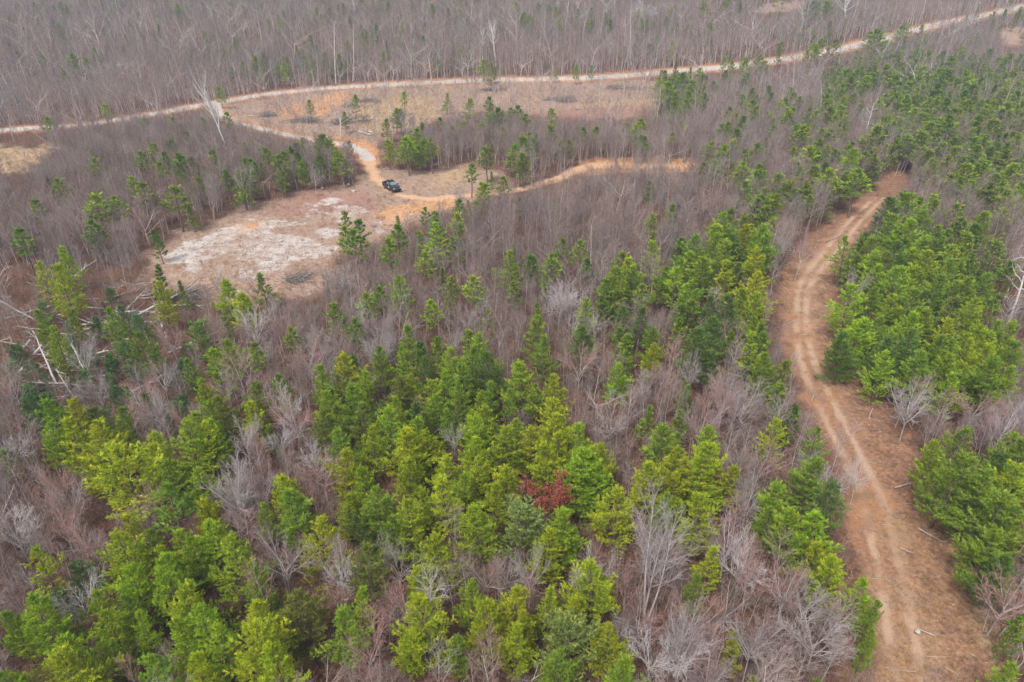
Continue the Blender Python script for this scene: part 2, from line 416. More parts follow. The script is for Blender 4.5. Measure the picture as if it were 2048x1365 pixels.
def inpoly(X, Y, P):
    r = np.zeros(X.shape, bool); n = len(P); j = n-1
    for i in range(n):
        xi, yi, xj, yj = P[i][0], P[i][1], P[j][0], P[j][1]
        c = ((yi > Y) != (yj > Y)) & (X < (xj-xi)*(Y-yi)/((yj-yi) if abs(yj-yi) > 1e-9 else 1e-9)+xi)
        r ^= c; j = i
    return r
GT, GTq = line_g(TRACK); GT, GTq = smooth_line(GT, GTq)
GR1 = smooth_line(line_g(RUT1)[0])[0]; GR2 = smooth_line(line_g(RUT2)[0])[0]
GM, GMq = line_g(MIDTRACK); GM, GMq = smooth_line(GM, GMq*1.0)
GS, GSq = line_g(SPURDIRT)
GA, GAq = line_g(ACCESS); GA, GAq = smooth_line(GA, np.clip(GAq, 1.6, 2.9))
GR = smooth_line(line_g(ROAD)[0])[0]
GP = {k: [to_ground(l)[:, :2] for l in v] for k, v in POLY.items()}
sstep = lambda x, a, b: (lambda t: t*t*(3-2*t))(np.clip((x-a)/(b-a), 0, 1))
def polymask(X, Y, polys, amp):
    acc = np.zeros(X.shape)
    for P in polys:
        lo = P.min(0)-3*amp; hi = P.max(0)+3*amp
        sel = (X > lo[0]) & (X < hi[0]) & (Y > lo[1]) & (Y < hi[1])
        if not sel.any(): continue
        x, y = X[sel], Y[sel]; s = 0
        nx = (fbm(x/5, y/5)-.5)*amp*2.4; ny = (fbm(x/5+50, y/5+9)-.5)*amp*2.4
        for k in range(6):
            a = k*1.047; s = s+inpoly(x+nx+amp*.45*math.cos(a), y+ny+amp*.45*math.sin(a), P)/6.0
        acc[sel] = np.maximum(acc[sel], s)
    return acc
def masks(X, Y):
    jx = (fbm(X/2.2, Y/2.2)-.5)*2.2
    m = {}
    dt = dline(X, Y, GT, GTq)+jx; m['track'] = 1-sstep(dt, -.9, .8)
    dm = np.minimum(dline(X, Y, GM, GMq), dline(X, Y, GS, GSq))+jx*.8; m['mid'] = 1-sstep(dm, -.8, .8)
    dr = dline(X, Y, GR); da = dline(X, Y, GA, GAq)
    m['gravel'] = np.maximum(1-sstep(dr+jx*.75, 2.1, 3.4), 1-sstep(da+jx*.5, -.5, .6))
    m['verge'] = 1-sstep(np.minimum(dr-3, da+.3)+jx*1.6, .4, 4.2)
    rr = np.minimum(np.abs(dline(X, Y, GR1)), np.abs(dline(X, Y, GR2)))
    wob = fbm(X/3+7, Y/3)
    m['side'] = sstep(np.minimum(dline(X, Y, GR1), dline(X, Y, GR2))+(fbm(X/2.6+3, Y/2.6)-.5)*3.2, .9, 2.1)*(Y < 220)
    m['rut'] = (1-sstep(rr+(fbm(X/1.1, Y/1.1+4)-.5)*.5, .20, .66))*np.clip(2.6*wob-.55, 0, 1)
    for k in POLY: m[k] = polymask(X, Y, GP[k], 8.0 if k == 'pale' else 3.4 if k in ('straw', 'red', 'clear') else 2.4)
    return m

# ------------------------------------------------------------------ ground sheet, cut into ground / dirt track / gravel road / clearing
ys = [-1500, -700, -350, -180, -100, -50, -20, 0, 10, 18, 24]; y = 27.0
while y < 118: ys.append(y); y += .26
while y < 300: ys.append(y); y += .30+(y-118)*.0042
while y < 520: ys.append(y); y += 1.3
while y < 760: ys.append(y); y += 8
ys += [800, 880, 1000, 1200, 1600]
us = np.concatenate([[-14, -8, -5, -3, -2, -1.5, -1.2], np.linspace(-1, 1, 620), [1.2, 1.5, 2, 3, 5, 8, 14]])
ys = np.array(ys)
YY, UU = np.meshgrid(ys, us, indexing='ij')
XX = UU*(46+.72*np.clip(YY, 0, 700))
XX = np.clip(XX, -1600, 1600)
MK = masks(XX, YY)
ZZ = terrain(XX, YY)
lump = (fbm(XX/1.3, YY/1.3)-.5)*.22*(YY < 320)*(YY > 20)
ZZ = ZZ + lump*(1-.45*np.clip(MK['track']+MK['gravel']+MK['mid'], 0, 1)) - .16*MK['rut']*MK['track'] - .10*MK['track'] - .06*MK['gravel']
nr, nc = XX.shape
V = np.stack([XX, YY, ZZ], -1).reshape(-1, 3)
idx = np.arange(nr*nc).reshape(nr, nc)
Q = np.stack([idx[:-1, :-1], idx[:-1, 1:], idx[1:, 1:], idx[1:, :-1]], -1).reshape(-1, 4)
fm = lambda k: MK[k].ravel()[Q].mean(1)
cls = np.zeros(len(Q), int)
cls[fm('clear') > .5] = 3
cls[(fm('track') > .5) | (fm('mid') > .5)] = 1
cls[fm('gravel') > .5] = 2
A1 = np.stack([np.maximum(MK['track'], 0), MK['gravel'], MK['pale'], MK['orange']], -1).reshape(-1, 4)
A2 = np.stack([MK['straw'], MK['rut'], MK['red'], MK['clear']], -1).reshape(-1, 4)
A3 = np.stack([MK['verge'], MK['mid'], MK['chip'], MK['side']], -1).reshape(-1, 4)

def ground_mat():
    m, nt, nodes, lk = mat('land_surface')
    geo = N(nt, 'ShaderNodeNewGeometry'); P = geo.outputs['Position']
    def att(n):
        a = N(nt, 'ShaderNodeAttribute', attribute_name=n); s = N(nt, 'ShaderNodeSeparateColor'); lk.new(a.outputs['Color'], s.inputs[0])
        return [*s.outputs[:3], a.outputs['Alpha']]
    track, gravel, pale, orange = att('mask_a'); straw, rut, red, clear = att('mask_b'); verge, midt, chip, side = att('mask_c')
    n_big = noise(nt, .09, 3, P); n_mid = noise(nt, .55, 5, P, .7); n_fin = noise(nt, 2.6, 5, P, .75); n_xf = noise(nt, 9, 3, P, .7)
    # leaf litter
    lit = ramp(nt, n_fin, [(.32, (.030, .018, .013)), (.45, (.098, .054, .037)), (.58, (.175, .098, .067)), (.74, (.30, .195, .140))])
    lit = mix(nt, mth(nt, 'MULTIPLY', ramp(nt, n_mid, [(.35, (0, 0, 0)), (.65, (1, 1, 1))]), .45), lit, (.125, .088, .070))
    # rough clearing: slash, dead stalks, bare soil
    clr = ramp(nt, n_fin, [(.26, (.115, .078, .060)), (.42, (.25, .170, .128)), (.56, (.36, .265, .205)), (.72, (.52, .43, .36))])
    clr = mix(nt, mth(nt, 'MULTIPLY', ramp(nt, n_mid, [(.42, (0, 0, 0)), (.62, (1, 1, 1))]), .6), clr, (.30, .175, .115))
    c = mix(nt, clear, lit, clr)
    def blotch(msk, f, lo, hi): return mth(nt, 'MULTIPLY', msk, mth(nt, 'DIVIDE', mth(nt, 'SUBTRACT', f, lo), hi-lo, True), True)
    c = mix(nt, mth(nt, 'MULTIPLY', straw, ramp(nt, n_fin, [(.35, (.15,)*3), (.6, (.9,)*3)])), c, (.44, .315, .175))
    c = mix(nt, mth(nt, 'MULTIPLY', red, ramp(nt, n_fin, [(.3, (.1,)*3), (.6, (.75,)*3)])), c, (.30, .150, .120))
    pf = mth(nt, 'ADD', mth(nt, 'MULTIPLY', n_mid, .7), mth(nt, 'MULTIPLY', n_fin, .5))
    pl = ramp(nt, n_xf, [(.3, (.34, .30, .275)), (.6, (.58, .54, .505))])
    c = mix(nt, mth(nt, 'DIVIDE', mth(nt, 'SUBTRACT', mth(nt, 'ADD', mth(nt, 'ADD', pf, mth(nt, 'MULTIPLY', n_big, .45)), mth(nt, 'MULTIPLY', pale, .50)), 1.20), .24, True), c, pl)
    org = ramp(nt, n_fin, [(.3, (.35, .17, .08)), (.55, (.53, .285, .145)), (.75, (.62, .41, .26))])
    c = mix(nt, mth(nt, 'MULTIPLY', orange, ramp(nt, n_mid, [(.3, (.35,)*3), (.55, (1,)*3)])), c, org)
    c = mix(nt, mth(nt, 'MULTIPLY', verge, ramp(nt, n_mid, [(.3, (.35,)*3), (.6, (.95,)*3)])), c, (.50, .245, .115))
    # dirt track
    trk = ramp(nt, n_fin, [(.25, (.115, .056, .033)), (.43, (.240, .122, .070)), (.6, (.345, .195, .120)), (.75, (.45, .29, .20))])
    trk = mix(nt, ramp(nt, n_big, [(.38, (.0,)*3), (.62, (.6,)*3)]), trk, (.36, .175, .090))
    tl = ramp(nt, n_xf, [(.35, (.12, .075, .05)), (.6, (.30, .20, .14))])
    trk = mix(nt, mth(nt, 'MULTIPLY', chip, .35), trk, (.46, .30, .20))
    trk = mix(nt, ramp(nt, n_mid, [(.46, (0,)*3), (.60, (.8,)*3)]), trk, tl)
    trk = mix(nt, mth(nt, 'MULTIPLY', rut, .68), trk, ramp(nt, n_xf, [(.3, (.40, .265, .175)), (.7, (.56, .41, .30))]))
    trk = mix(nt, mth(nt, 'MULTIPLY', straw, mth(nt, 'MULTIPLY', ramp(nt, n_fin, [(.40, (0,)*3), (.66, (.6,)*3)]), mth(nt, 'SUBTRACT', 1.0, rut))), trk, (.38, .265, .15))
    trk = mix(nt, mth(nt, 'MULTIPLY', side, ramp(nt, n_mid, [(.36, (.25,)*3), (.58, (.92,)*3)])), trk, ramp(nt, n_fin, [(.3, (.060, .032, .021)), (.46, (.165, .088, .056)), (.6, (.27, .158, .106)), (.75, (.42, .30, .22))]))
    c = mix(nt, track, c, trk)
    mtk = ramp(nt, n_fin, [(.25, (.36, .20, .105)), (.5, (.53, .325, .19)), (.75, (.66, .48, .34))])
    c = mix(nt, midt, c, mtk)
    grv = ramp(nt, n_xf, [(.3, (.34, .31, .28)), (.55, (.48, .45, .42)), (.75, (.60, .575, .55))])
    grv = mix(nt, ramp(nt, n_mid, [(.42, (0,)*3), (.66, (.7,)*3)]), grv, (.40, .29, .21))
    c = mix(nt, gravel, c, grv)
    d = N(nt, 'ShaderNodeBsdfDiffuse'); lk.new(c, d.inputs['Color'])
    b = N(nt, 'ShaderNodeBump'); b.inputs['Strength'].default_value = .6; b.inputs['Distance'].default_value = .25
    lk.new(mth(nt, 'ADD', n_fin, mth(nt, 'MULTIPLY', n_xf, .4)), b.inputs['Height']); lk.new(b.outputs[0], d.inputs['Normal'])
    out(nt, d.outputs[0]); return m
M_ground = ground_mat()
def sheet(name, sel, label, cat):
    q = Q[sel]; u, inv = np.unique(q, return_inverse=True)
    me = bpy.data.meshes.new(name)
    me.vertices.add(len(u)); me.vertices.foreach_set('co', V[u].astype(np.float32).ravel())
    me.loops.add(q.size); me.loops.foreach_set('vertex_index', inv.ravel().astype(np.int32))
    me.polygons.add(len(q)); me.polygons.foreach_set('loop_start', np.arange(len(q), dtype=np.int32)*4)
    me.polygons.foreach_set('use_smooth', np.ones(len(q), bool))
    for n, a in (('mask_a', A1), ('mask_b', A2), ('mask_c', A3)):
        at = me.attributes.new(n, 'FLOAT_COLOR', 'POINT'); at.data.foreach_set('color', a[u].astype(np.float32).ravel())
    me.materials.append(M_ground); me.update(calc_edges=True)
    return tag(link(bpy.data.objects.new(name, me)), label, cat, kind='structure')
sheet('ground', cls == 0, 'brown leaf-littered forest ground rising to a wooded hillside', 'ground')
sheet('dirt_track', cls == 1, 'tan and orange bare dirt tracks winding through the young wood', 'track')
sheet('gravel_road', cls == 2, 'pale grey gravel road with a spur bending down to the pickup', 'road')
sheet('clearing', cls == 3, 'rough cleared soil with pale, straw and orange patches', 'clearing')

# pixel raster of what the photo shows open (trees of the fill must not stand in front of it)
gx, gy = np.meshgrid(np.arange(0, W0, 4)+2, np.arange(0, H0, 4)+2)
gp = cast(gx, gy); gm = masks(gp[..., 0], gp[..., 1])
OPEN = np.maximum.reduce([gm['track']*1.0, gm['gravel']*.93, gm['clear']*.97, gm['mid']*np.where(gx < 1170, .97, .86)])
def open_at(px, py):
    i = np.clip((py/4).astype(int), 0, OPEN.shape[0]-1); j = np.clip((px/4).astype(int), 0, OPEN.shape[1]-1)
    inside = (px >= 0) & (px < W0) & (py >= 0) & (py < H0)
    return np.where(inside, OPEN[i, j], 0)
# ------------------------------------------------------------------ pines seen in the photo: crown top x, top y, crown width (+ form)
# forms: none bushy, c conical, s sparse, r broad round, e bluish evergreen
K = 700/2048
PINES = [
 (0, 899, "680,-40,380 990,55,220 1160,70,180 1650,110,190 1190,285,190 1720,270,270 700,500,270 800,560,200 900,470,170 1200,410,240 960,580,180 1120,530,190 1350,550,290 210,580,200s 480,690,190e 1060,760,260 1500,710,210 180,870,300 550,830,170 740,870,150 820,960,170 1740,820,280 1540,870,240 1170,930,270 1050,1010,200 1500,980,360 370,1080,320 330,1190,380 880,1220,280 1990,930,250 2000,0,200 1530,310,130 20,0,100 340,830,170e 2010,270,150 40,960,180 1280,1050,220 1620,1150,260 60,1250,200 1130,1180,230 660,1130,150"),
 (680, 899, "380,40,190 640,20,200 810,60,190 970,80,230 70,0,180 210,230,250 60,250,130 490,240,150 390,320,260 580,470,260 150,580,230 830,330,260 1060,350,280r 1290,320,250 1210,490,210 1640,240,260 1920,255,180 760,770,180 500,880,330 1000,830,240 860,880,280 1390,900,170 1590,1010,200 1340,1040,300r 1570,1090,190e 30,930,190 1380,0,300 1230,-20,240 1530,60,230 1830,70,260 1960,0,250 800,990,170 670,1080,170 1090,990,160 300,380,180 470,640,190 640,560,180 1020,1010,200 380,1010,200 900,200,160 720,140,180 1270,1180,210 1950,140,160"),
 (1348, 899, "200,0,320 190,270,260 30,300,120 920,170,270s 620,200,200 710,350,240 890,390,300 560,340,150 950,650,240 890,550,220 1090,780,190 210,570,170c 150,760,170 1680,30,340 1830,130,290 1920,240,290 2000,350,250 1900,470,260 1960,600,220 370,1070,130 470,1340,130 830,1340,120 1170,900,130 1160,1080,120 1950,30,230 2035,120,180 2035,1010,130 2000,1250,180 330,80,180 90,100,200 780,420,190 1560,-20,190"),
 (0, 450, "370,130,170 330,240,230 100,30,130s 905,40,80 220,220,140s 905,240,120c 920,340,170 1060,330,80c 1320,320,160 1400,390,170 1530,280,110c 650,490,180 230,510,160 300,590,190 800,620,190 1150,590,170r 1340,670,160 1270,720,170 1180,890,170 1480,700,120s 1330,1000,190 1460,1060,170 1640,890,130 1890,820,170 1990,880,160 1890,1060,190 300,1000,190 390,1040,230 560,1080,160 660,1090,170 540,1200,310 1080,1160,250 1200,1180,200 1280,1170,130 1290,1240,110 1560,1170,90c 2000,1180,210 40,840,190e 180,1020,150e 840,990,110 260,1210,80 30,1310,100 480,870,140e 1950,460,120 1700,600,100s 1320,550,70 640,380,80e 560,560,120e 240,470,120e 420,520,100 620,900,120e 740,960,90 1100,790,110s"),
 (680, 450, "80,30,140s 30,20,100s 330,0,110s 290,80,130s 560,0,150s 690,0,90c 670,70,90c 460,40,80 1020,120,70c 1120,180,130 1020,240,70c 1240,180,120s 1410,90,90s 1440,200,90s 1590,250,180 1680,200,150 1820,100,140s 1880,250,170 1980,200,140 2010,80,110 600,250,80c 350,300,170s 150,400,120s 230,360,110s 780,300,130s 850,490,100c 780,500,60c 1150,470,80c 1140,540,120 630,430,60s 1200,300,80s 90,550,110s 410,580,150c 480,700,130 240,720,160 750,620,130 760,720,190 1440,590,170 1200,660,160s 1760,500,150c 1840,590,150 1680,640,130 1830,700,140 1670,740,110 1630,810,150 2000,470,120 1980,560,120 70,770,120 100,870,160 310,880,180 530,920,150 640,800,160 590,870,150 710,930,140 870,910,140 830,1000,140 980,950,120s 1070,870,90c 1150,940,90s 1280,880,170 1240,1020,220 310,1020,170 120,1040,190 430,1040,130 490,1080,150 630,1080,130 30,1180,200 180,1190,180 400,1170,250 960,1170,210 1400,1190,220 1300,1220,200 1520,1270,200 1800,1070,100c 1900,1190,260 2030,940,80 2010,1090,110 550,1000,150 700,1040,140 1130,1180,190 530,1190,170"),
 (1348, 450, "90,60,170 300,90,200 250,0,150 430,0,170 540,0,170 40,200,150s 110,160,130 510,60,180 480,140,160 490,280,190 100,440,140 220,440,150 340,430,170 480,400,170 230,540,200 190,620,250 480,650,160c 560,760,180 660,800,120 620,930,120 690,1060,130 600,1150,160 80,910,90c 20,470,100 30,560,100 1030,80,140s 1170,150,160s 1060,190,130 1310,110,190 1250,170,190 1450,50,200 1560,20,170 1340,250,190 1500,160,200 1180,240,170 1650,220,190 1440,240,160 1540,300,200 1730,300,170 1390,380,210 1620,430,220c 1050,360,200 1180,370,160 1280,430,170 1470,380,170 1640,330,150 1750,430,160 1080,530,220 1200,540,160 1390,520,180 1500,500,160 1600,560,170 1730,570,190 1830,290,150 1870,430,130 1020,620,190 1400,620,210 1270,660,190 1540,630,180 1640,670,190 1430,740,210 1250,750,180 1610,760,210 1830,600,200 1900,560,160 1990,560,160 1860,700,210 1990,680,180 1900,780,240 1640,870,160 2000,850,160 1000,720,130e 1660,1180,220 1980,1210,180 30,1220,90 210,1210,200 840,1200,140s 1780,0,150 1900,100,150 1720,50,150 1950,220,140"),
 (1348, 0, "50,430,90 10,500,60 180,450,60 240,480,60 310,420,70 420,350,90 530,360,80 430,430,90 70,580,70s 630,250,50s 860,230,80 950,230,90 820,260,70s 1210,180,130 1150,190,80 1350,150,120 1450,150,60c 920,400,70 1010,410,90 1100,390,70 1190,340,70 1310,330,100 1270,390,130 1130,450,110 1020,450,110 1220,430,100 1300,440,100 1400,350,100 1480,300,90 1460,390,100 1540,330,60 1610,410,130 1650,340,110 1740,420,130 1850,290,90 1840,390,90 1960,320,90 1700,280,60s 1780,200,60s 1920,430,110 1990,420,100 2020,410,80 1940,520,110 2000,540,110 1850,430,90 1050,550,90 1220,590,90 1310,600,110 1570,500,120 1580,580,130 1400,480,90 1480,640,90 1720,590,110 1830,640,110 1870,590,90 1650,470,90 1960,600,120 2020,480,90 920,630,110 570,660,70 630,590,70s 690,630,70s 1100,600,60s 740,570,60s 1240,680,110 1180,740,150 1500,720,130 1590,680,150 1640,730,130 1460,770,150 1820,790,120 1790,680,110 1880,700,140 770,740,130s 860,760,90s 350,820,100 280,850,90 490,840,90 430,880,80 780,860,150 1040,880,170 960,880,110 1180,910,100s 1660,860,130 1760,860,140 1820,940,160 1920,880,150 1980,960,150 1720,960,150 500,1000,150 620,1020,130 440,1070,120 600,1150,130 540,1100,120 910,990,130s 1090,1000,150s 170,960,80s 200,850,60s 540,1210,130 290,1250,170 1390,1140,220 1270,1170,160 1530,1140,100 1460,1230,180 1290,1260,190 1970,1130,140 1820,1240,160 1680,1280,110 1930,1220,120 1370,1290,200 190,20,90 290,20,60 820,10,90s 910,10,100s 1380,590,100 1750,500,100 1560,400,100 1700,530,100"),
 (680, 0, "1030,15,70s 1080,80,70s 1190,20,60s 840,350,70 880,370,60c 910,400,30 30,360,50 80,560,60 370,540,50s 350,640,70 270,700,60 320,640,70 480,720,80c 280,820,90 390,810,110s 530,820,90s 480,820,90 620,550,50c 760,580,70 870,570,60s 940,640,110 880,620,60 1040,620,90s 1240,640,80 580,690,60s 1070,800,120 1150,780,60c 1020,850,100 1080,900,110 895,790,35c 860,860,100s 830,730,70s 1680,720,80 1840,650,40c 1940,650,40s 1920,480,110 2020,430,90 1990,640,60 2010,720,60 1780,800,60s 765,960,80s 840,1080,100s 960,1040,80s 885,1010,40c 830,1070,60s 1050,1160,50 1255,1160,50 1825,1070,70 1950,1200,90 1930,1250,80 30,1240,70s 100,1290,100s 340,1270,50c 500,1220,70s 560,1240,80s 690,1170,80s 680,1250,90s 750,1180,40c 800,1180,80s"),
 (0, 0, "610,610,60s 280,690,70s 840,690,60 1010,690,80 1180,690,60 1320,660,60s 860,810,50 1000,820,70 970,900,90 1060,900,120 1120,930,90 920,950,60 1250,890,110 1210,980,80 1070,1020,80 1150,1040,90 1440,840,80 1530,860,70 1560,880,70 1420,920,70 1400,1010,110c 1620,950,130r 1780,810,80 1880,790,110 1920,820,90 1730,900,80 1960,900,70 905,1140,60s 580,1090,60c 1110,1200,60c 270,1040,60c 30,1110,60 100,1330,70 140,170,50 215,160,40 330,140,60 400,320,90 500,340,70 360,420,70 1190,190,60 1210,240,60 1250,200,50 1330,200,50 1340,90,60 1240,60,50 1270,290,60 1310,300,50 1410,290,40 1540,300,50 1520,210,40 1350,400,50s 1620,390,50s 1280,510,60 1800,120,50 1850,80,50 1920,120,50 1810,200,40 2000,370,40 1680,190,40 70,240,30 1045,100,40 1110,270,40 1000,270,30 1430,40,40 1970,30,40 2010,660,50 1805,590,50s 2040,830,40s"),
]
GREEN = [  # outlines (pixels of the photo) where pine crowns close up, spacing in metres, form pool
 ([(0,1180),(60,1130),(200,1080),(330,1010),(420,1040),(500,1150),(540,1365),(0,1365)], 2.75, ''), ([(540,1080),(760,1060),(780,1250),(600,1365),(540,1365)], 3.6, ''), ([(1080,1150),(1260,1180),(1250,1365),(1100,1365)], 3.4, ''), ([(1700,1190),(1740,1220),(1760,1365),(1700,1365)], 3.0, 'c'), ([(300,900),(420,860),(440,970),(330,990)], 2.75, ''), ([(80,800),(260,840),(250,950),(140,960)], 2.75, ''),
 ([(630,740),(800,720),(960,700),(1000,780),(1130,770),(1150,880),(1230,900),(1240,990),(1180,1040),(1080,1060),(960,1000),(900,1080),(800,1100),(700,1040),(650,880)], 2.75, ''),
 ([(1690,490),(1800,390),(1900,420),(2000,560),(2048,640),(2048,800),(1900,780),(1760,760),(1660,680),(1680,560)], 3.0, ''),
 ([(1420,480),(1500,400),(1560,420),(1550,560),(1540,700),(1440,720),(1330,650),(1400,540)], 3.2, ''), ([(1640,150),(1760,110),(2048,130),(2048,420),(1900,400),(1800,330),(1640,250)], 2.8, ''),
 ([(1860,880),(1960,960),(2048,900),(2048,1150),(1960,1120),(1880,1020)], 3.0, ''), ([(1270,880),(1400,860),(1500,960),(1450,1040),(1380,1060),(1290,960)], 2.75, ''), ([(800,1200),(1080,1180),(1100,1340),(900,1365),(800,1300)], 2.75, ''),
 ([(1530,960),(1690,970),(1700,1200),(1640,1180),(1540,1060)], 2.75, ''), ([(1300,160),(1400,140),(1410,220),(1320,230)], 4, ''), ([(1520,620),(1600,760),(1620,900),(1570,880),(1500,720)], 3.4, ''),
 ([(500,330),(640,290),(700,340),(600,370),(480,400)], 4.2, ''), ([(760,320),(840,260),(880,330),(780,345)], 4.2, ''), ([(1180,560),(1330,520),(1340,620),(1230,720),(1180,660)], 4, ''), ([(660,460),(740,470),(930,440),(930,500),(700,530)], 4.4, 's'),
 ([(1640,290),(1760,300),(1750,360),(1640,420),(1560,400)], 3.8, ''), ([(0,640),(250,590),(420,640),(440,780),(250,830),(0,850)], 3.6, 'e'), ([(1460,190),(1640,200),(1800,340),(1640,430),(1480,420),(1400,330)], 6.5, ''), ([(760,520),(1000,500),(1340,430),(1400,560),(1180,700),(900,680),(700,640)], 8.0, 's'), ([(120,330),(420,260),(480,400),(250,520),(20,540)], 11, 's'), ([(880,200),(1060,240),(1300,270),(1400,300),(1130,310),(900,290)], 8, 's'), ([(1900,420),(2048,440),(2048,560),(1980,540)], 3.8, ''), ([(420,760),(560,840),(540,900),(420,850)], 3.4, '')]
rp = np.random.default_rng(11)
def tone_for(px, py, form):
    if form == 'e': return 'bluish green'
    if form == 'r': return 'pale green'
    def ch(*w): 
        k = ['yellow-green', 'bright green', 'mid green', 'dark green', 'olive green']
        return str(rp.choice(k, p=np.array(w)/sum(w)))
    if py > 830 and px < 1480: return ch(.42, .34, .20, .02, .02)
    if px > 1450 and py > 380: return ch(.10, .34, .42, .10, .04)
    if px > 1330: return ch(.03, .30, .50, .12, .05)
    if py < 170: return ch(0, .1, .4, .35, .15)
    return ch(.12, .34, .34, .05, .15)
pines = []
for x0, y0, s in PINES:
    for e in s.split():
        fm_ = e[-1] if e[-1].isalpha() else ''
        a = [float(q) for q in e.rstrip('scre').split(',')]
        pines.append(dict(px=x0+a[0]*K, py=y0+a[1]*K, w=a[2]*K, form=fm_))
ri = np.random.default_rng(3)
def inpoly1(x, y, P): return bool(inpoly(np.array([x]), np.array([y]), P)[0])
for P_, spc, pool in GREEN:
    P_ = np.array(P_, float); g_ = cast(P_[:, 0], P_[:, 1], 5.0)[:, :2]; lo, hi = g_.min(0), g_.max(0)
    for x in np.arange(lo[0], hi[0], spc):
        for y in np.arange(lo[1], hi[1], spc):
            xx, yy = x+ri.uniform(-.45, .45)*spc, y+ri.uniform(-.45, .45)*spc
            if not inpoly1(xx, yy, g_) or ri.random() < .12: continue
            Wm = ri.uniform(2.2, 4.4) if pool != 'e' else ri.uniform(1.3, 2.9)
            f_ = pool if pool else str(ri.choice(['', 'c', 's'], p=[.76, .14, .10]))
            Hh = {'': 1.05*Wm+4.2, 'c': 1.35*Wm+3.2, 's': 1.0*Wm+5.0, 'e': .9*Wm+1.2}[f_]
            u_, v_, d_ = project(np.array([xx, yy, float(terrain(xx, yy))+Hh]))
            pines.append(dict(px=float(u_), py=float(v_), w=float(Wm*F/d_)*.999, form=f_, fill=True))
for p in pines:
    H = 7.0
    for _ in range(4):
        g = cast(p['px'], p['py'], H)
        dep = float(project(g)[2]); Wm = p['w']*dep/F
        H = {'': 1.05*Wm+3.5, 'c': 1.35*Wm+2.8, 's': 1.0*Wm+4.6, 'r': .9*Wm+2.4, 'e': .9*Wm+1.2}[p['form']]
        H = min(13.0, max(2.2, H))
    g = cast(p['px'], p['py'], H)
    p.update(x=float(g[0]), y=float(g[1]), H=H, W=Wm*(1.12 if (p['px'] < 430 and 480 < p['py'] < 790) else 1.38 if p['py'] > 640 else 1.44), dep=dep, size=p['w']*H/Wm)
    p['tone'] = tone_for(p['px'], p['py'], p['form'])
# two crowns read twice from the photo: keep one
kept = []
for p in sorted(pines, key=lambda q: (q.get('fill', False), -q['w'])):
    f_ = .22 if p.get('fill') else .135
    if all((p['x']-q['x'])**2+(p['y']-q['y'])**2 > (f_*(p['W']+q['W']))**2 for q in kept): kept.append(p)
# nothing of the fill stands on a track or in front of one
_m = masks(np.array([p['x'] for p in kept]), np.array([p['y'] for p in kept]))
_h = np.maximum.reduce([_m['track'], _m['mid'], _m['gravel']])
KEEP = [(1975, 440, 2048, 640), (1165, 450, 1195, 570), (390, 125, 480, 330), (285, 775, 325, 860), (1700, 190, 1750, 290), (1240, 985, 1370, 1230), (1745, 745, 1860, 880), (1175, 790, 1275, 890)]
def clear_of(p):
    a, b, _ = project(np.array([p['x'], p['y'], float(terrain(p['x'], p['y']))+p['H']*.6])); q_ = p['w']*.45
    if any(x0-q_ < a < x1+q_ and y0-q_ < b < y1+q_ for x0, y0, x1, y1 in KEEP): return False
    u, v, _ = project(np.array([[p['x'], p['y'], float(terrain(p['x'], p['y']))+p['H']*f] for f in (.1, .35, .6, .85)])); return open_at(u, v).max() < .5
kept = [p for p, h in zip(kept, _h) if not p.get('fill') or (h < .3 and clear_of(p))]
inview = lambda q: 12 < q['px'] < W0-12 and -5 < q['py'] < H0-25
kept = [q for q in kept if q['form'] != 'e' or inview(q)]
pines = sorted([q for q in kept if q['form'] != 'e'], key=lambda q: -q['w']*q['size']*(1 if inview(q) else 1e-4))
shrubs = [q for q in kept if q['form'] == 'e']
NPINE = 300+len(shrubs); pines = shrubs+pines
print('pines', len(kept), sum(len(s.split()) for _,_,s in PINES), sum(1 for q in kept if q['dep']<130))

VAR = {'': [(s, 9.5, 5.2, c) for s, c in ((1, .10), (2, .14), (3, .08), (4, .18), (5, .12), (6, .20), (7, .15))],
       'c': [(21, 8.5, 3.6, .14), (22, 8.5, 3.4, .2), (23, 7.5, 3.4, .12)],
       's': [(31, 9, 3.4, .28), (32, 9, 3.6, .22), (33, 8.5, 3.4, .36)],
       'r': [(41, 7, 5, .10), (42, 6.5, 5, .14)],
       'e': [(51, 5, 4.2, .05), (52, 4.6, 4.2, .06)]}
PM = {}
for fm_, l in VAR.items():
    PM[fm_] = []
    for sd, H, Wd, cb in l:
        gt, gc = pine(sd, H, Wd, cb, fm_ if fm_ != 'e' else 'r', nb={'s': 9, 'r': 9, 'e': 8}.get(fm_, 10), bl={'r': .20, 'e': .20}.get(fm_, .225), bw={'r': .06, 'e': .075}.get(fm_, .042))
        PM[fm_].append((gt.mesh('pine_trunk', [M_pbark]), gc.mesh('pine_crown', [M_needle, M_pbark]), H, Wd))

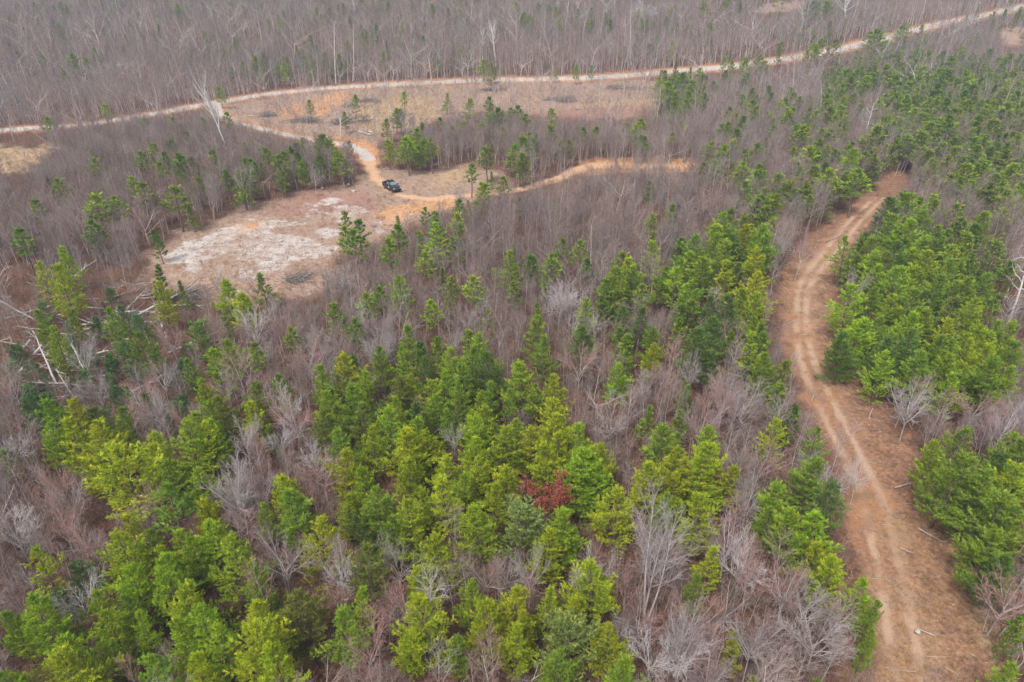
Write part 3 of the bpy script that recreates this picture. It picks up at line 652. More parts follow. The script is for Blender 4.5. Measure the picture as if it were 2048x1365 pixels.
# ------------------------------------------------------------------ landmarks that labels can point at
LM = [(783, 372, 'the black pickup'), (570, 465, 'the pale clearing'), (1085, 985, 'the red-leaved oak'), (1310, 1060, 'the three-stemmed grey tree'),
      (1181, 520, 'the white bare pole'), (705, 238, 'the dark brush pile'), (640, 205, 'the orange cleared patch'), (432, 215, 'the gravel junction'),
      (735, 305, 'the spur bend'), (1250, 325, 'the orange dirt track'), (1785, 365, 'the top of the track'), (1610, 600, 'the track bend'),
      (1640, 760, 'the narrow track'), (1800, 1050, 'the rutted track'), (1850, 1250, 'the foot of the track'), (455, 240, 'the tall bare oak'),
      (1225, 830, 'the white fan-shaped tree'), (1820, 800, 'the big grey tree'), (2015, 560, 'the bleached snag'), (590, 800, 'the grey fan-crowned tree'),
      (70, 710, 'the crossed fallen logs'), (300, 580, 'the fallen branchy tree'), (305, 800, 'the twisted white snag'), (120, 900, 'the small white snag'),
      (480, 930, 'the large grey tree'), (1170, 205, 'the grey slash heap'), (1340, 80, 'the leaning white stub'), (905, 100, 'the pale roadside trees'),
      (150, 160, 'the hillside evergreens'), (245, 135, 'the round hillside tree'), (60, 1365, 'the bottom left corner'), (520, 1340, 'the bottom edge left of centre'),
      (1000, 1340, 'the bottom edge at centre'), (1440, 1330, 'the bottom edge right of centre'), (2020, 1350, 'the bottom right corner'), (20, 1000, 'the left edge'),
      (2030, 850, 'the right edge'), (2030, 300, 'the upper right edge'), (1700, 110, 'the hidden road'), (1735, 240, 'the white branching tree'),
      (870, 960, 'the central pine stand'), (700, 870, 'the mid-left pine stand'), (1850, 600, 'the right-hand pine mass'), (1420, 640, 'the trackside pine belt'),
      (1640, 140, 'the white spike'), (1180, 1120, 'the white spreading tree'), (20, 280, 'the straw-coloured bank'), (1480, 480, 'the upper pine belt'),
      (250, 1150, 'the lower-left pine stand'), (1000, 600, 'the middle thicket'), (560, 320, 'the spur pine clump'), (1050, 290, 'the clump over the orange track'),
      (620, 60, 'the far hillside wood'), (1130, 60, 'the tall hill wood'), (1520, 1080, 'the reddish trackside bush'), (1900, 180, 'the upper right pine wood'),
      (300, 380, 'the left thicket'), (900, 470, 'the clearing-edge pines')]
LMA = np.array([(a, b) for a, b, _ in LM], float)
ORD = ['first', 'second', 'third', 'fourth', 'fifth', 'sixth', 'seventh', 'eighth', 'ninth', 'tenth', 'eleventh', 'twelfth']
def relation(px, py):
    d = np.hypot((LMA[:, 0]-px), (LMA[:, 1]-py)*1.2); i = int(d.argmin())
    dx, dy = px-LMA[i, 0], py-LMA[i, 1]
    n = LM[i][2]
    if 'corner' in n or 'edge' in n or d[i] < 28: return 'at ' + n if ('edge' in n or 'corner' in n) else 'close beside ' + n
    if abs(dx) > abs(dy)*1.2: rel = 'left of' if dx < 0 else 'right of'
    else: rel = 'behind' if dy < 0 else 'in front of'
    return rel + ' ' + n
_groups = {}
def want_label(o, head, rel, px, py): _groups.setdefault((head, rel), []).append((px, py, o))
def finish_labels():
    for (head, rel), l in list(_groups.items()):
        if len((head+' '+rel).split()) > 13: _groups[(head.replace('mid-sized ', '').replace('medium ', ''), rel)] = _groups.get((head.replace('mid-sized ', '').replace('medium ', ''), rel), []) + _groups.pop((head, rel)) if head.replace('mid-sized ', '').replace('medium ', '') != head else _groups.pop((head, rel))
    for (head, rel), l in sorted(_groups.items()):
        if len(l) == 1: l[0][2]['label'] = f'{head} {rel}'; continue
        l.sort(key=lambda t: t[0])
        for i, (px, py, o) in enumerate(l):
            w = 'leftmost' if i == 0 else ('rightmost' if i == len(l)-1 else ORD[min(i, 11)]+' from left')
            o['label'] = f'{head} {rel}, {w}'

def place(name, tm, cm, loc, rz, sx, sz, color=None, twig_color=None):
    r = empty(name, loc, rz)
    t = link(bpy.data.objects.new('trunk', tm), r); c = link(bpy.data.objects.new('crown', cm), r)
    for o in (t, c): o.scale = (sx, sx, sz)
    if color: c.color = (*color, 1)
    if twig_color: c.color = (*twig_color, 1)
    return r
proto_count = 0
def copy_thing(root, loc, rz, sx, sz, color):
    r = root.copy(); COL.objects.link(r); r.location = loc; r.rotation_euler = (0, 0, rz)
    for ch in root.children:
        c = ch.copy(); COL.objects.link(c); c.parent = r; c.scale = (sx, sx, sz); c.color = (*color, 1)
    return r
wood_pts = []; 
protos = {}
for i, p in enumerate(pines):
    vs = PM[p['form']]; k = int(rp.integers(len(vs)))
    if p['form'] == '': k = int(rp.integers(4)) if p['H'] > 9 else int(rp.integers(7))
    tm, cm, H, Wd = vs[k]
    z = float(terrain(p['x'], p['y']))
    sx = p['W']/Wd; sz = p['H']/H; rz = rp.uniform(0, 6.28)
    base = np.array(TONES[p['tone']])*rp.uniform(.88, 1.12)*rp.uniform(.94, 1.06, 3)
    if i < NPINE:
        kind = 'evergreen_shrub' if p['form'] == 'e' else 'pine_tree'
        if (p['form'], k) in protos: o = copy_thing(protos[p['form'], k], (p['x'], p['y'], z), rz, sx, sz, base)
        else: o = protos[p['form'], k] = place(kind, tm, cm, (p['x'], p['y'], z), rz, sx, sz, tuple(base))
        o.rotation_euler = (rp.normal(0, .035), rp.normal(0, .035), rz)
        size = 'large' if p['H'] > 10 else ('small' if p['H'] < 7.0 else 'medium')
        slim = 'wide' if p['W']/p['H'] > .63 else ('slim' if p['W']/p['H'] < .36 else '')
        shp = {'': 'bushy pine', 'c': 'conical pine', 's': 'thin-crowned pine', 'r': 'round dense pine', 'e': 'evergreen shrub'}[p['form']]
        head = ' '.join(x for x in (size, slim if p['form'] != 'e' else '', p['tone'], shp) if x)
        tag(o, None, 'shrub' if p['form'] == 'e' else 'pine tree', 'evergreen shrubs among the fallen timber' if p['form'] == 'e' else 'pines of the young wood')
        want_label(o, head, relation(p['px'], p['py']+p['w']*.5), p['px'], p['py'])
    else: wood_pts.append((p['x'], p['y'], z, p['form'], sx, sz, k))
    p['i'] = i

# ------------------------------------------------------------------ stuff scattered with geometry nodes
def scatter(name, pts, idxs, rots, scales, meshes, label, cat, tilt=None, palette=None, psc=14.0):
    tc = bpy.data.collections.new(name+'_kinds')
    for i, me in enumerate(meshes): tc.objects.link(bpy.data.objects.new(f'{name}_kind.{i+1:03d}', me))
    me = bpy.data.meshes.new(name); n = len(pts)
    me.vertices.add(n); me.vertices.foreach_set('co', np.asarray(pts, np.float32).ravel())
    a = me.attributes.new('pick', 'INT', 'POINT'); a.data.foreach_set('value', np.asarray(idxs, np.int32))
    rt = np.zeros((n, 3), np.float32); rt[:, 2] = rots
    if tilt is not None: rt[:, :2] = tilt
    a = me.attributes.new('turn', 'FLOAT_VECTOR', 'POINT'); a.data.foreach_set('vector', rt.ravel())
    sc = np.asarray(scales, np.float32); sc = np.repeat(sc[:, None], 3, 1) if sc.ndim == 1 else sc
    a = me.attributes.new('size', 'FLOAT_VECTOR', 'POINT'); a.data.foreach_set('vector', sc.ravel())
    if palette is not None:
        pa = np.array(palette, float); P_ = np.asarray(pts, float); rr_ = np.random.default_rng(n)
        f_ = fbm(P_[:, 0]/psc+11, P_[:, 1]/psc+5)*1.7-.35 + rr_.normal(0, .22, n); f_ = np.clip(f_, 0, .999)*(len(pa)-1); i_ = f_.astype(int); f_ = (f_-i_)[:, None]
        cc = (pa[i_]*(1-f_)+pa[i_+1]*f_)*rr_.uniform(.78, 1.22, n)[:, None]
        a = me.attributes.new('tint', 'FLOAT_COLOR', 'POINT'); a.data.foreach_set('color', np.column_stack([cc, np.ones(n)]).astype(np.float32).ravel())
    o = link(bpy.data.objects.new(name, me)); tag(o, label, cat, kind='stuff')
    ng = bpy.data.node_groups.new(name+'_nodes', 'GeometryNodeTree')
    ng.interface.new_socket('Geometry', in_out='INPUT', socket_type='NodeSocketGeometry')
    ng.interface.new_socket('Geometry', in_out='OUTPUT', socket_type='NodeSocketGeometry')
    gi = ng.nodes.new('NodeGroupInput'); go = ng.nodes.new('NodeGroupOutput')
    ci = ng.nodes.new('GeometryNodeCollectionInfo'); ci.inputs['Collection'].default_value = tc
    ci.inputs['Separate Children'].default_value = True; ci.inputs['Reset Children'].default_value = True
    ip = ng.nodes.new('GeometryNodeInstanceOnPoints'); ip.inputs['Pick Instance'].default_value = True
    def na(n_, t):
        q = ng.nodes.new('GeometryNodeInputNamedAttribute'); q.data_type = t; q.inputs['Name'].default_value = n_; return q.outputs['Attribute']
    L_ = ng.links.new
    L_(gi.outputs[0], ip.inputs['Points']); L_(ci.outputs[0], ip.inputs['Instance'])
    L_(na('pick', 'INT'), ip.inputs['Instance Index']); L_(na('turn', 'FLOAT_VECTOR'), ip.inputs['Rotation']); L_(na('size', 'FLOAT_VECTOR'), ip.inputs['Scale'])
    L_(ip.outputs[0], go.inputs[0])
    md = o.modifiers.new('scatter', 'NODES'); md.node_group = ng
    return o

# ------------------------------------------------------------------ bare trees: those one can point at in the photo, then the rest of the wood
# base x, base y, top y, crown width, form, tint, label (pixels of the photo)
TINT = {'grey': (1.0, 1.0, 1.0), 'pale grey': (1.45, 1.5, 1.55), 'reddish': (1.12, .78, .72), 'mauve': (.95, .83, .88), 'brown': (.82, .72, .66), 'rust': (1.2, .75, .55)}
NOTABLE = [
 (1290,1240,985,150,'multi','grey','tall grey bare tree with three stems near the bottom edge'),
 (1800,880,742,112,'fan','grey','big spreading grey bare tree on the right verge of the dirt track'),
 (1222,900,785,100,'fan','pale grey','whitish fan-shaped bare tree right of the central pine stand'),
 (590,880,765,92,'fan','pale grey','grey fan-crowned bare tree left of the mid-left pine stand'),
 (1160,1220,1105,100,'fan','pale grey','white spreading bare tree low in the centre beside bright pines'),
 (495,1060,905,130,'fan','grey','large grey bare tree with dark trunk left of centre, above yellow-green pines'),
 (1165,690,590,85,'fan','grey','grey fan of bare twigs behind the centre pines, alone in the thicket'),
 (245,170,118,72,'fan','pale grey','pale round bare tree alone on the hillside above the gravel road'),
 (1435,880,745,75,'fan','reddish','reddish rounded bare tree left of the narrow stretch of track'),
 (1375,800,690,62,'fan','grey','grey bare tree behind the reddish one, left of the track'),
 (1960,960,790,80,'slender','grey','grey bare tree in the dark gap at the right edge'),
 (2030,910,785,90,'fan','grey','bluish grey bare tree half cut by the right edge'),
 (1545,870,765,60,'slender','mauve','mauve bare sapling clump squeezed between pines left of the track'),
 (1550,545,440,55,'fan','grey','grey bare tree on the left verge near the top of the track'),
 (1590,560,445,60,'fan','mauve','mauve-grey bare tree where the track bends behind the upper pines'),
 (1700,630,530,45,'fan','grey','grey bare bush on the right inner bend of the dirt track'),
 (910,925,850,52,'fan','pale grey','small pale bare tree sunk in the dark gap of the central pine stand'),
 (800,690,575,55,'slender','grey','slender grey bare tree with feathered sides left of the middle thicket'),
 (960,650,545,55,'fan','pale grey','pale bare tree with open crown amid the middle thicket'),
 (1310,800,730,50,'slender','reddish','small reddish bare tree just above the white fan-shaped tree'),
 (320,880,800,80,'fan','grey','leaning grey bare tree below the twisted white snag'),
 (500,830,690,85,'slender','reddish','tall reddish bare tree left of the mid-left pine stand'),
 (550,1260,1090,70,'slender','reddish','tall reddish bare tree in the dark gap of the lower-left pines'),
 (690,1190,1065,70,'slender','reddish','reddish bare tree beside the narrow yellow-green pine'),
 (150,1110,1015,90,'fan','reddish','wide reddish bare bush above the lower-left pine stand'),
 (300,1090,1000,75,'fan','mauve','mauve bare bush left of the yellow-green pines'),
 (1010,1190,1105,90,'fan','pale grey','pale bare tree with fan of limbs below the round pale pine'),
 (1230,1220,1080,50,'slender','mauve','narrow mauve bare tree beside the three-stemmed grey tree'),
 (1345,1365,1260,150,'fan','pale grey','broad pale bare crown at the bottom edge right of centre'),
 (865,1200,1150,50,'fan','grey','small grey bare tree with forked stems under the central pines'),
 (1480,1200,1055,95,'fan','reddish','rounded reddish bare bush left of the pines along the track'),
 (1600,980,890,72,'fan','grey','grey bare tree overhanging the left edge of the dirt track'),
 (1700,1010,920,70,'fan','pale grey','pale leaning bare bush reaching over the rutted track'),
 (1580,1205,1130,62,'fan','mauve','low mauve bare bush between reddish bushes left of the track'),
 (1660,1290,1165,75,'fan','reddish','reddish bare tree in front of the last pines left of the track'),
 (1920,1110,1040,35,'slender','grey','small leaning bare sapling on the right verge of the rutted track'),
 (1480,1050,930,50,'slender','grey','slender grey bare tree among pines at the left of the track'),
 (1350,1365,1180,90,'fan','grey','grey bare tree at the left foot of the narrow conical pine'),
 (1590,1360,1270,100,'fan','grey','tangled grey bare tree at the bottom edge left of the track'),
 (2000,1270,1160,90,'slender','grey','thin grey bare tree in the bottom right corner over the track'),
 (1690,60,-30,70,'tall','grey','tall pale bare tree on the hill near the top edge'),
 (1285,62,-10,90,'fan','pale grey','wide pale bare tree crown at the top edge, right of centre'),
 (992,132,28,42,'tall','pale grey','tallest pale bare tree just beyond the gravel road'),
 (965,120,45,26,'tall','grey','slim pale-trunked bare tree beside the tallest one beyond the road'),
 (930,100,35,34,'slender','grey','wispy grey bare tree left of the tall pale trees over the road'),
 (1245,150,50,30,'slender','grey','slim bare tree beyond the road, left of the leaning white stub'),
 (1215,130,70,26,'slender','pale grey','whitish slim bare tree at the far road edge'),
 (470,335,120,48,'tall','pale grey','very tall leaning bare oak beside the junction of gravel roads'),
 (440,425,340,40,'slender','grey','slender grey bare tree at the clearing edge left of the dark conical pine'),
 (500,420,320,40,'multi','grey','grey multi-stemmed bare tree right of the dark conical pine'),
 (632,385,318,42,'fan','grey','grey vase-shaped bare tree at the upper edge of the pale clearing'),
 (1800,330,255,45,'fan','grey','grey bare tree above the top end of the dirt track'),
 (1980,400,330,50,'fan','grey','grey bare tree in the upper right pine wood'),
 (60,860,690,60,'slender','grey','grey bare tree leaning over the crossed fallen logs'),
 (1090,1070,950,72,'oak','rust','small oak keeping its dry rust-red leaves, in the central pine stand'),
]
SNAGS = [
 (2015,650,455,66,'snag','bleached dead snag with crooked limbs near the right edge'),
 (2040,640,560,40,'snag','second bleached snag close beside the tall one at the right edge'),
 (1180,575,450,16,'pole','straight white dead pole rising from the middle thicket'),
 (300,865,775,44,'snag','twisted white snag above the lower-left pines'),
 (122,945,862,44,'snag','small white snag with short limbs at the left of the photo'),
 (1726,292,195,36,'snag','white branching dead tree among the upper right pines'),
 (1632,165,128,10,'pole','short white spike in front of the hidden part of the road'),
 (1337,112,52,8,'pole','leaning white stub on the hillside beyond the gravel road'),
 (585,62,-5,8,'pole','thin white pole on the far hillside near the top edge'),
 (1790,352,322,8,'pole','short pale stub at the top end of the dirt track'),
 (1400,128,104,6,'pole','tiny white post at the right part of the gravel road'),
]
LEAN = {0: 0, 47: (-.16, .0)}
BARE = {}
for f_, specs in {'slender': [(101, 8.5, 3.4), (102, 8, 3.0), (103, 9, 3.6), (104, 7.5, 3.4), (105, 9, 3.0)], 'fan': [(111, 8, 6.0), (112, 7.5, 6.2), (113, 8.5, 6.0), (114, 7, 5.6)],
                 'multi': [(121, 10, 5.5)], 'tall': [(131, 22, 8), (132, 20, 7)], 'snag': [(141, 9, 4.5), (142, 8, 4), (143, 7.5, 4.2)], 'pole': [(151, 10, 2)]}.items():
    BARE[f_] = []
    for sd, H, Wd in specs:
        gt, gc = bare(sd, H, Wd, f_)
        mb, mt_ = (M_pale, M_dead) if f_ in ('snag', 'pole') else ((M_pale, M_twig) if f_ == 'tall' else (M_bark, M_twig))
        allv = np.array([a[3:6] for g in (gt, gc) for l in g.sg.values() for a in l])
        realW = 2*np.quantile(np.hypot(allv[:, 0], allv[:, 1]), .93); realH = allv[:, 2].max()
        BARE[f_].append((gt.mesh('bare_trunk', [mb]), gc.mesh('bare_crown', [mt_]), realH, realW))
# the oak that kept its leaves
_g1, _g2 = bare(161, 6.5, 4, 'fan'); _r = np.random.default_rng(5)
_tw = np.array([a[3:6] for l in _g2.sg.values() for a in l]); _tw = _tw[_tw[:, 2] > 3.4]
_tw = _tw[_r.integers(len(_tw), size=2600)]
blades(_g2, _tw, _r.normal(0, .5, (2600, 3)), 3, .18, .13, .6, -.15, 1, _r)
OAK = (_g1.mesh('bare_trunk', [M_bark]), _g2.mesh('oak_crown', [M_twig, M_redleaf]), 6.9, 4.6)

bare_xy = []
bp_ = {}
def put_bare(form, k, loc, rz, sx, sz, tint, name='bare_tree'):
    tm, cm, _, _ = BARE[form][k]
    if (form, k) in bp_: return copy_thing(bp_[form, k], loc, rz, sx, sz, tint)
    o = bp_[form, k] = place(name, tm, cm, loc, rz, sx, sz, tint); return o
n_bare = 0
for j, e in enumerate(NOTABLE+[(a, b, c, d, f_, 'grey', l) for a, b, c, d, f_, l in SNAGS]):
    bx, by, ty, w, f_, tint, lab = e
    g = cast(bx, by); dep = float(project(g)[2])
    # height from base and top pixel row, along the vertical through the base
    lo, hi = .5, 40
    for _ in range(30):
        m_ = (lo+hi)/2
        if float(project(g+np.array([0, 0, m_]))[1]) > ty: lo = m_
        else: hi = m_
    H = min(27, max(1.2, lo)); Wm = w*dep/F
    if f_ == 'oak':
        o = place('leafy_oak', OAK[0], OAK[1], tuple(g), .7, Wm/OAK[3]*.92, H/OAK[2], (.34, .110, .072))
        # leaves take the object colour, twigs their own
        tag(o, lab, 'oak tree')
    else:
        k = j % len(BARE[f_]); _, _, rH, rW = BARE[f_][k]
        nm = 'dead_tree' if f_ in ('snag', 'pole') else 'bare_tree'
        o = put_bare(f_, k, tuple(g), rp.uniform(0, 6.28), min(2.2, Wm/rW) if f_ != 'pole' else max(.5, Wm/2.4), H/rH, TINT[tint], nm)
        if 'very tall leaning' in lab: o.rotation_euler = (0.06, -.20, 0)
        if 'leaning white stub' in lab: o.rotation_euler = (0, .16, 0)
        tag(o, lab, 'dead tree' if nm == 'dead_tree' else 'bare tree', 'bleached dead trees and stubs' if nm == 'dead_tree' else 'bare deciduous trees of the wood')
        n_bare += nm == 'bare_tree'
    bare_xy.append((g[0], g[1]))

# the fill: jittered rows of young hardwoods over the land in view
pxy = np.array([(p['x'], p['y'], p['W']) for p in pines])
cells = {}
for x, y, w in pxy: cells.setdefault((int(x//6), int(y//6)), []).append((x, y, w))
def near_pine(x, y, f=.30):
    for i in (-1, 0, 1):
        for j in (-1, 0, 1):
            for (a, b, w) in cells.get((int(x//6)+i, int(y//6)+j), ()):
                if (a-x)**2+(b-y)**2 < (w*f)**2: return True
    return False
rf = np.random.default_rng(23)
FB = []
def fillzone(y0, y1, cell, half):
    yy = y0
    out_ = []
    while yy < y1:
        hw = half(yy); xs = np.arange(-hw, hw, cell)
        out_.append(np.stack([xs+rf.uniform(-.5, .5, len(xs))*cell, yy+rf.uniform(-.5, .5, len(xs))*cell], 1)); yy += cell
    return np.concatenate(out_)
half = lambda y_: 30+.80*y_
FN = fillzone(27, 112, 1.95, half); FM2 = fillzone(112, 275, 1.85, half); FF = fillzone(275, 480, 2.5, half)
FS = fillzone(27, 118, 1.35, half)
pts = np.concatenate([FN, FM2, FF, FS]); small = np.arange(len(pts)) >= len(pts)-len(FS); z = terrain(pts[:, 0], pts[:, 1])
tall = np.where(pts[:, 1] < 112, rf.uniform(4.0, 8.2, len(pts)), np.where(pts[:, 1] < 275, rf.uniform(4.5, 8.5, len(pts)), rf.uniform(6, 12.5, len(pts))))
tall = np.where(small, rf.uniform(1.8, 3.9, len(pts)), tall)
P3 = np.column_stack([pts, z])
rej = np.zeros(len(pts)); keep = np.ones(len(pts), bool)
bx_, by_, dep_ = project(P3)
for f_ in (0, .15, .3, .45, .6, .75, .9):
    q = P3.copy(); q[:, 2] += tall*f_
    u, v, _ = project(q); o_ = open_at(u, v)
    rej = np.maximum(rej, o_*(1 if f_ < .1 else .93))
mk = masks(pts[:, 0], pts[:, 1])
hard = np.maximum.reduce([mk['track'], mk['gravel'], mk['clear'], mk['mid']])
upc = (mk['clear'] > .5) & (pts[:, 1] > 185) & (rf.random(len(pts)) < .16) & (mk['gravel'] < .1) & (mk['mid'] < .1)
keep &= ((rf.random(len(pts)) > rej) & (hard < .45)) | upc
# thinner stand in the fallen-timber area, denser clumps elsewhere
clump = np.where(small, fbm(pts[:, 0]/4+3, pts[:, 1]/4+8), fbm(pts[:, 0]/9+3, pts[:, 1]/9+8)); clump = clump-.05*small
keep &= rf.random(len(pts)) < np.where((bx_ < 420) & (by_ > 545) & (by_ < 800), .12, np.where(pts[:, 1] < 112, .62, .35)+1.15*sstep(clump, .30, .62))
keep &= ~((pts[:, 1] < 112) & (bx_ > 1660) & (by_ < 760) & (rf.random(len(pts)) < .6))
keep = np.array([k and not near_pine(*pts[i], .52 if pts[i, 1] < 105 else .25) for i, k in enumerate(keep)])
P3 = P3[keep]; tall = tall[keep]; bx_ = bx_[keep]; by_ = by_[keep]; dep_ = dep_[keep]
tu, tv_, _ = project(P3+np.column_stack([0*tall, 0*tall, tall*.6]))
vis = (tu > 8) & (tu < W0-8) & (tv_ > 5) & (tv_ < H0-12)
order = np.argsort(np.where(vis, -tall/dep_, 1e3))
NB = 300-n_bare
ind = order[:NB]; rest = np.setdiff1d(np.arange(len(P3)), ind)
for i in ind:
    tn = str(rf.choice(['grey', 'pale grey', 'reddish', 'mauve', 'brown'], p=[.22, .14, .26, .24, .14]))
    f_ = 'fan' if rf.random() < .34 else 'slender'
    k = int(rf.integers(len(BARE[f_]))); _, _, rH, rW = BARE[f_][k]
    H = tall[i]; Wm = H*(rf.uniform(.55, .8) if f_ == 'fan' else rf.uniform(.30, .46))
    c = np.array(TINT[tn])*rf.uniform(.9, 1.1)
    o = put_bare(f_, k, tuple(P3[i]), rf.uniform(0, 6.28), Wm/rW, H/rH, c)
    size = 'tall' if H > 6.9 else ('short' if H < 5.4 else 'mid-sized')
    tag(o, None, 'bare tree', 'bare deciduous trees of the wood')
    want_label(o, f"{size} {tn} bare {'spreading tree' if f_ == 'fan' else 'slender tree'}", relation(float(tu[i]), float(tv_[i])), float(tu[i]), float(tv_[i]))
# templates of the wood that is one mass
BF = []
for f_, sd, H, Wd, far in (('slender', 201, 8, 3.0, False), ('slender', 202, 8, 2.6, False), ('slender', 203, 8, 3.2, False), ('fan', 204, 8, 5.0, True), ('slender', 205, 8, 2.8, False),
                          ('slender', 211, 8, 3.2, True), ('slender', 212, 8, 2.8, True), ('slender', 213, 8, 3.6, True), ('fan', 214, 8, 5.2, True), ('slender', 215, 8, 3.0, True), ('fan', 216, 15, 9.5, True), ('slender', 217, 15, 4.5, True)):
    gt, gc = bare(sd, H, Wd, f_, far); BF.append(merged(gt, gc, [M_twig_far, M_bark_far], 'wood_kind'))
R3 = P3[rest]; rt = tall[rest]
nearz = R3[:, 1] < 200
pick = np.where(nearz, rf.choice(5, len(R3), p=[.24, .24, .22, .08, .22]), 5+rf.choice(7, len(R3), p=[.23, .23, .21, .10, .18, .025, .025]))
sc = np.column_stack([rt/8*rf.uniform(.75, 1.25, len(R3))]*2+[rt/8])
scatter('bare_wood', R3, pick, rf.uniform(0, 6.28, len(R3)), sc, BF, 'grey-mauve mass of young bare hardwoods covering the land and hillside', 'wood', tilt=rf.normal(0, .05, (len(R3), 2)), palette=[(.80,.82,.86),(1.14,1.12,1.12),(.90,.80,.77),(1.10,.90,.83),(.76,.73,.73),(1.25,1.22,1.2),(.95,.86,.80)])
print('bare wood', len(R3))
# pines of the mass: the ones listed beyond the first 300, and the far hillside's
PW = []
for fm_, sd, H, Wd, cb in (('', 301, 9, 4.6, .22), ('', 302, 9, 4.4, .28), ('c', 303, 8, 3.2, .15), ('s', 304, 9, 3.2, .42)):
    gt, gc = pine(sd, H, Wd, cb, fm_, nb=5, bl=.42, bw=.15, far=True); PW.append((merged(gt, gc, [M_needle_far, M_pbark, M_pbark], 'pine_kind'), H, Wd))
wp, wi, ws = [], [], []
for x, y, z_, fm_, sx, sz, k in wood_pts:
    t = {'': int(rf.integers(2)), 'c': 2, 's': 3, 'r': 0, 'e': 0}[fm_]; src = PM[fm_][k]
    wp.append((x, y, z_)); wi.append(t); ws.append((sx*src[3]/PW[t][2], sx*src[3]/PW[t][2], sz*src[2]/PW[t][1]))
hp = fillzone(285, 470, 7.5, half); cl2 = fbm(hp[:, 0]/28, hp[:, 1]/28)
hx, hy, _ = project(np.column_stack([hp, terrain(hp[:, 0], hp[:, 1])+4]))
mh = masks(hp[:, 0], hp[:, 1]); okp = (rf.random(len(hp)) < .12+.8*sstep(cl2, .46, .62)) & (open_at(hx, hy) < .3) & (mh['gravel'] < .2) & (mh['verge'] < .3)
for (x, y) in hp[okp]:
    t = int(rf.integers(4)); h = rf.uniform(6, 11); wp.append((x, y, float(terrain(x, y)))); wi.append(t); s_ = h/PW[t][1]; ws.append((s_, s_, s_))
scatter('pine_wood', wp, wi, rf.uniform(0, 6.28, len(wp)), ws, [a[0] for a in PW], 'distant green pines dotted over the hillside and upper wood', 'wood')
print('pine wood', len(wp))

# undergrowth, dry grass, slash
def clump_mesh(seed, n, h, spread, kids, mt_, r0=.008):
    r = np.random.default_rng(seed); g = Geo()
    for i in range(n):
        a = r.uniform(0, 6.28); rr = spread*math.sqrt(r.random())*.5
        p = np.array([math.cos(a)*rr, math.sin(a)*rr, -.05]); L = h*r.uniform(.45, 1.1); d = unit([math.cos(a)*r.uniform(0, .55), math.sin(a)*r.uniform(0, .55), 1])
        pts_ = [p]
        for k in range(2): d = unit(d+r.normal(0, .14, 3)); pts_.append(pts_[-1]+d*L/2)
        g.path(pts_, [r0, r0*.7, r0*.4], 0, 3)
        for k in range(kids):
            s = r.uniform(.4, 1); q = pts_[1]+(pts_[2]-pts_[1])*(s*2-1) if s > .5 else pts_[0]+(pts_[1]-pts_[0])*s*2
            e = unit(d+r.normal(0, .65, 3)); g.seg(q, q+e*L*r.uniform(.18, .4), r0*.6, r0*.35, 0, 3)
    return g.mesh('brush', [mt_])
BR = [clump_mesh(401, 20, 1.5, 1.5, 6, M_brush, .017), clump_mesh(402, 24, 1.0, 1.6, 5, M_brush, .017), clump_mesh(403, 13, 2.1, 1.3, 9, M_brush, .017), clump_mesh(404, 22, .7, 1.7, 4, M_brush, .015)]
up = fillzone(27, 150, 1.2, half); up = np.concatenate([up, fillzone(150, 290, 2.2, half)])
mu = masks(up[:, 0], up[:, 1]); hardu = np.maximum.reduce([mu['track']*(1-.9*mu['side']*(rf.random(len(up)) < .35)), mu['gravel'], mu['mid']])
ub, vb, _ = project(np.column_stack([up, terrain(up[:, 0], up[:, 1])+.8]))
cu = fbm(up[:, 0]/4+40, up[:, 1]/4)
ok = (hardu < .25) & (rf.random(len(up)) < (.35+.9*sstep(cu, .30, .6))*(1-.30*mu['clear'])*(1-.45*mu['pale'])) & ((open_at(ub, vb) < .985) | (mu['clear'] > .5) | (mu['side']*mu['track'] > .3))
up = up[ok]
pick = rf.integers(0, 4, len(up)); sc_ = rf.uniform(.6, 1.15, len(up))*np.where((mu['clear'][ok] > .4) | (mu['side'][ok]*mu['track'][ok] > .3), .42, 1)
scatter('undergrowth', np.column_stack([up, terrain(up[:, 0], up[:, 1])]), pick, rf.uniform(0, 6.28, len(up)), sc_, BR, 'brown leafless brush and brambles under the trees', 'undergrowth', palette=[(.8,.8,.85),(1.15,.82,.70),(.9,.62,.50),(1.1,1.0,.95),(1.25,.85,.66),(.75,.66,.62)], psc=5.0)
GRS = [clump_mesh(411, 30, .42, .5, 0, M_straw, .008), clump_mesh(412, 22, .6, .5, 0, M_straw, .008), clump_mesh(413, 40, .3, .8, 0, M_straw, .008)]
gp_ = np.concatenate([fillzone(28, 110, .55, lambda y_: 20+.72*y_), fillzone(110, 300, 1.5, half)]); mg = masks(gp_[:, 0], gp_[:, 1])
pr = np.clip(.85*mg['straw']*(1-.9*mg['rut']) + .14*mg['track'] + .34*mg['clear']*(1-mg['pale']) + .3*mg['verge'], 0, 1)*(1-mg['gravel'])*(1-mg['mid'])
ok = rf.random(len(gp_)) < pr*np.clip(.2+1.4*fbm(gp_[:, 0]/2.2, gp_[:, 1]/2.2), 0, 1); gp_ = gp_[ok]
gz = terrain(gp_[:, 0], gp_[:, 1])-.10*mg['track'][ok]
scatter('dry_grass', np.column_stack([gp_, gz]), rf.integers(0, 3, len(gp_)), rf.uniform(0, 6.28, len(gp_)), rf.uniform(.5, 1.25, len(gp_))*np.where(gp_[:, 1] < 60, .8, 1)*np.where(gp_[:, 1] > 110, 1.5, 1), GRS, 'straw-coloured dry grass tufts on the track and clearings', 'grass', palette=[(.8,.75,.7),(1.1,1.02,.9),(.9,.74,.6),(1.15,1.1,1.0)], psc=4.0)
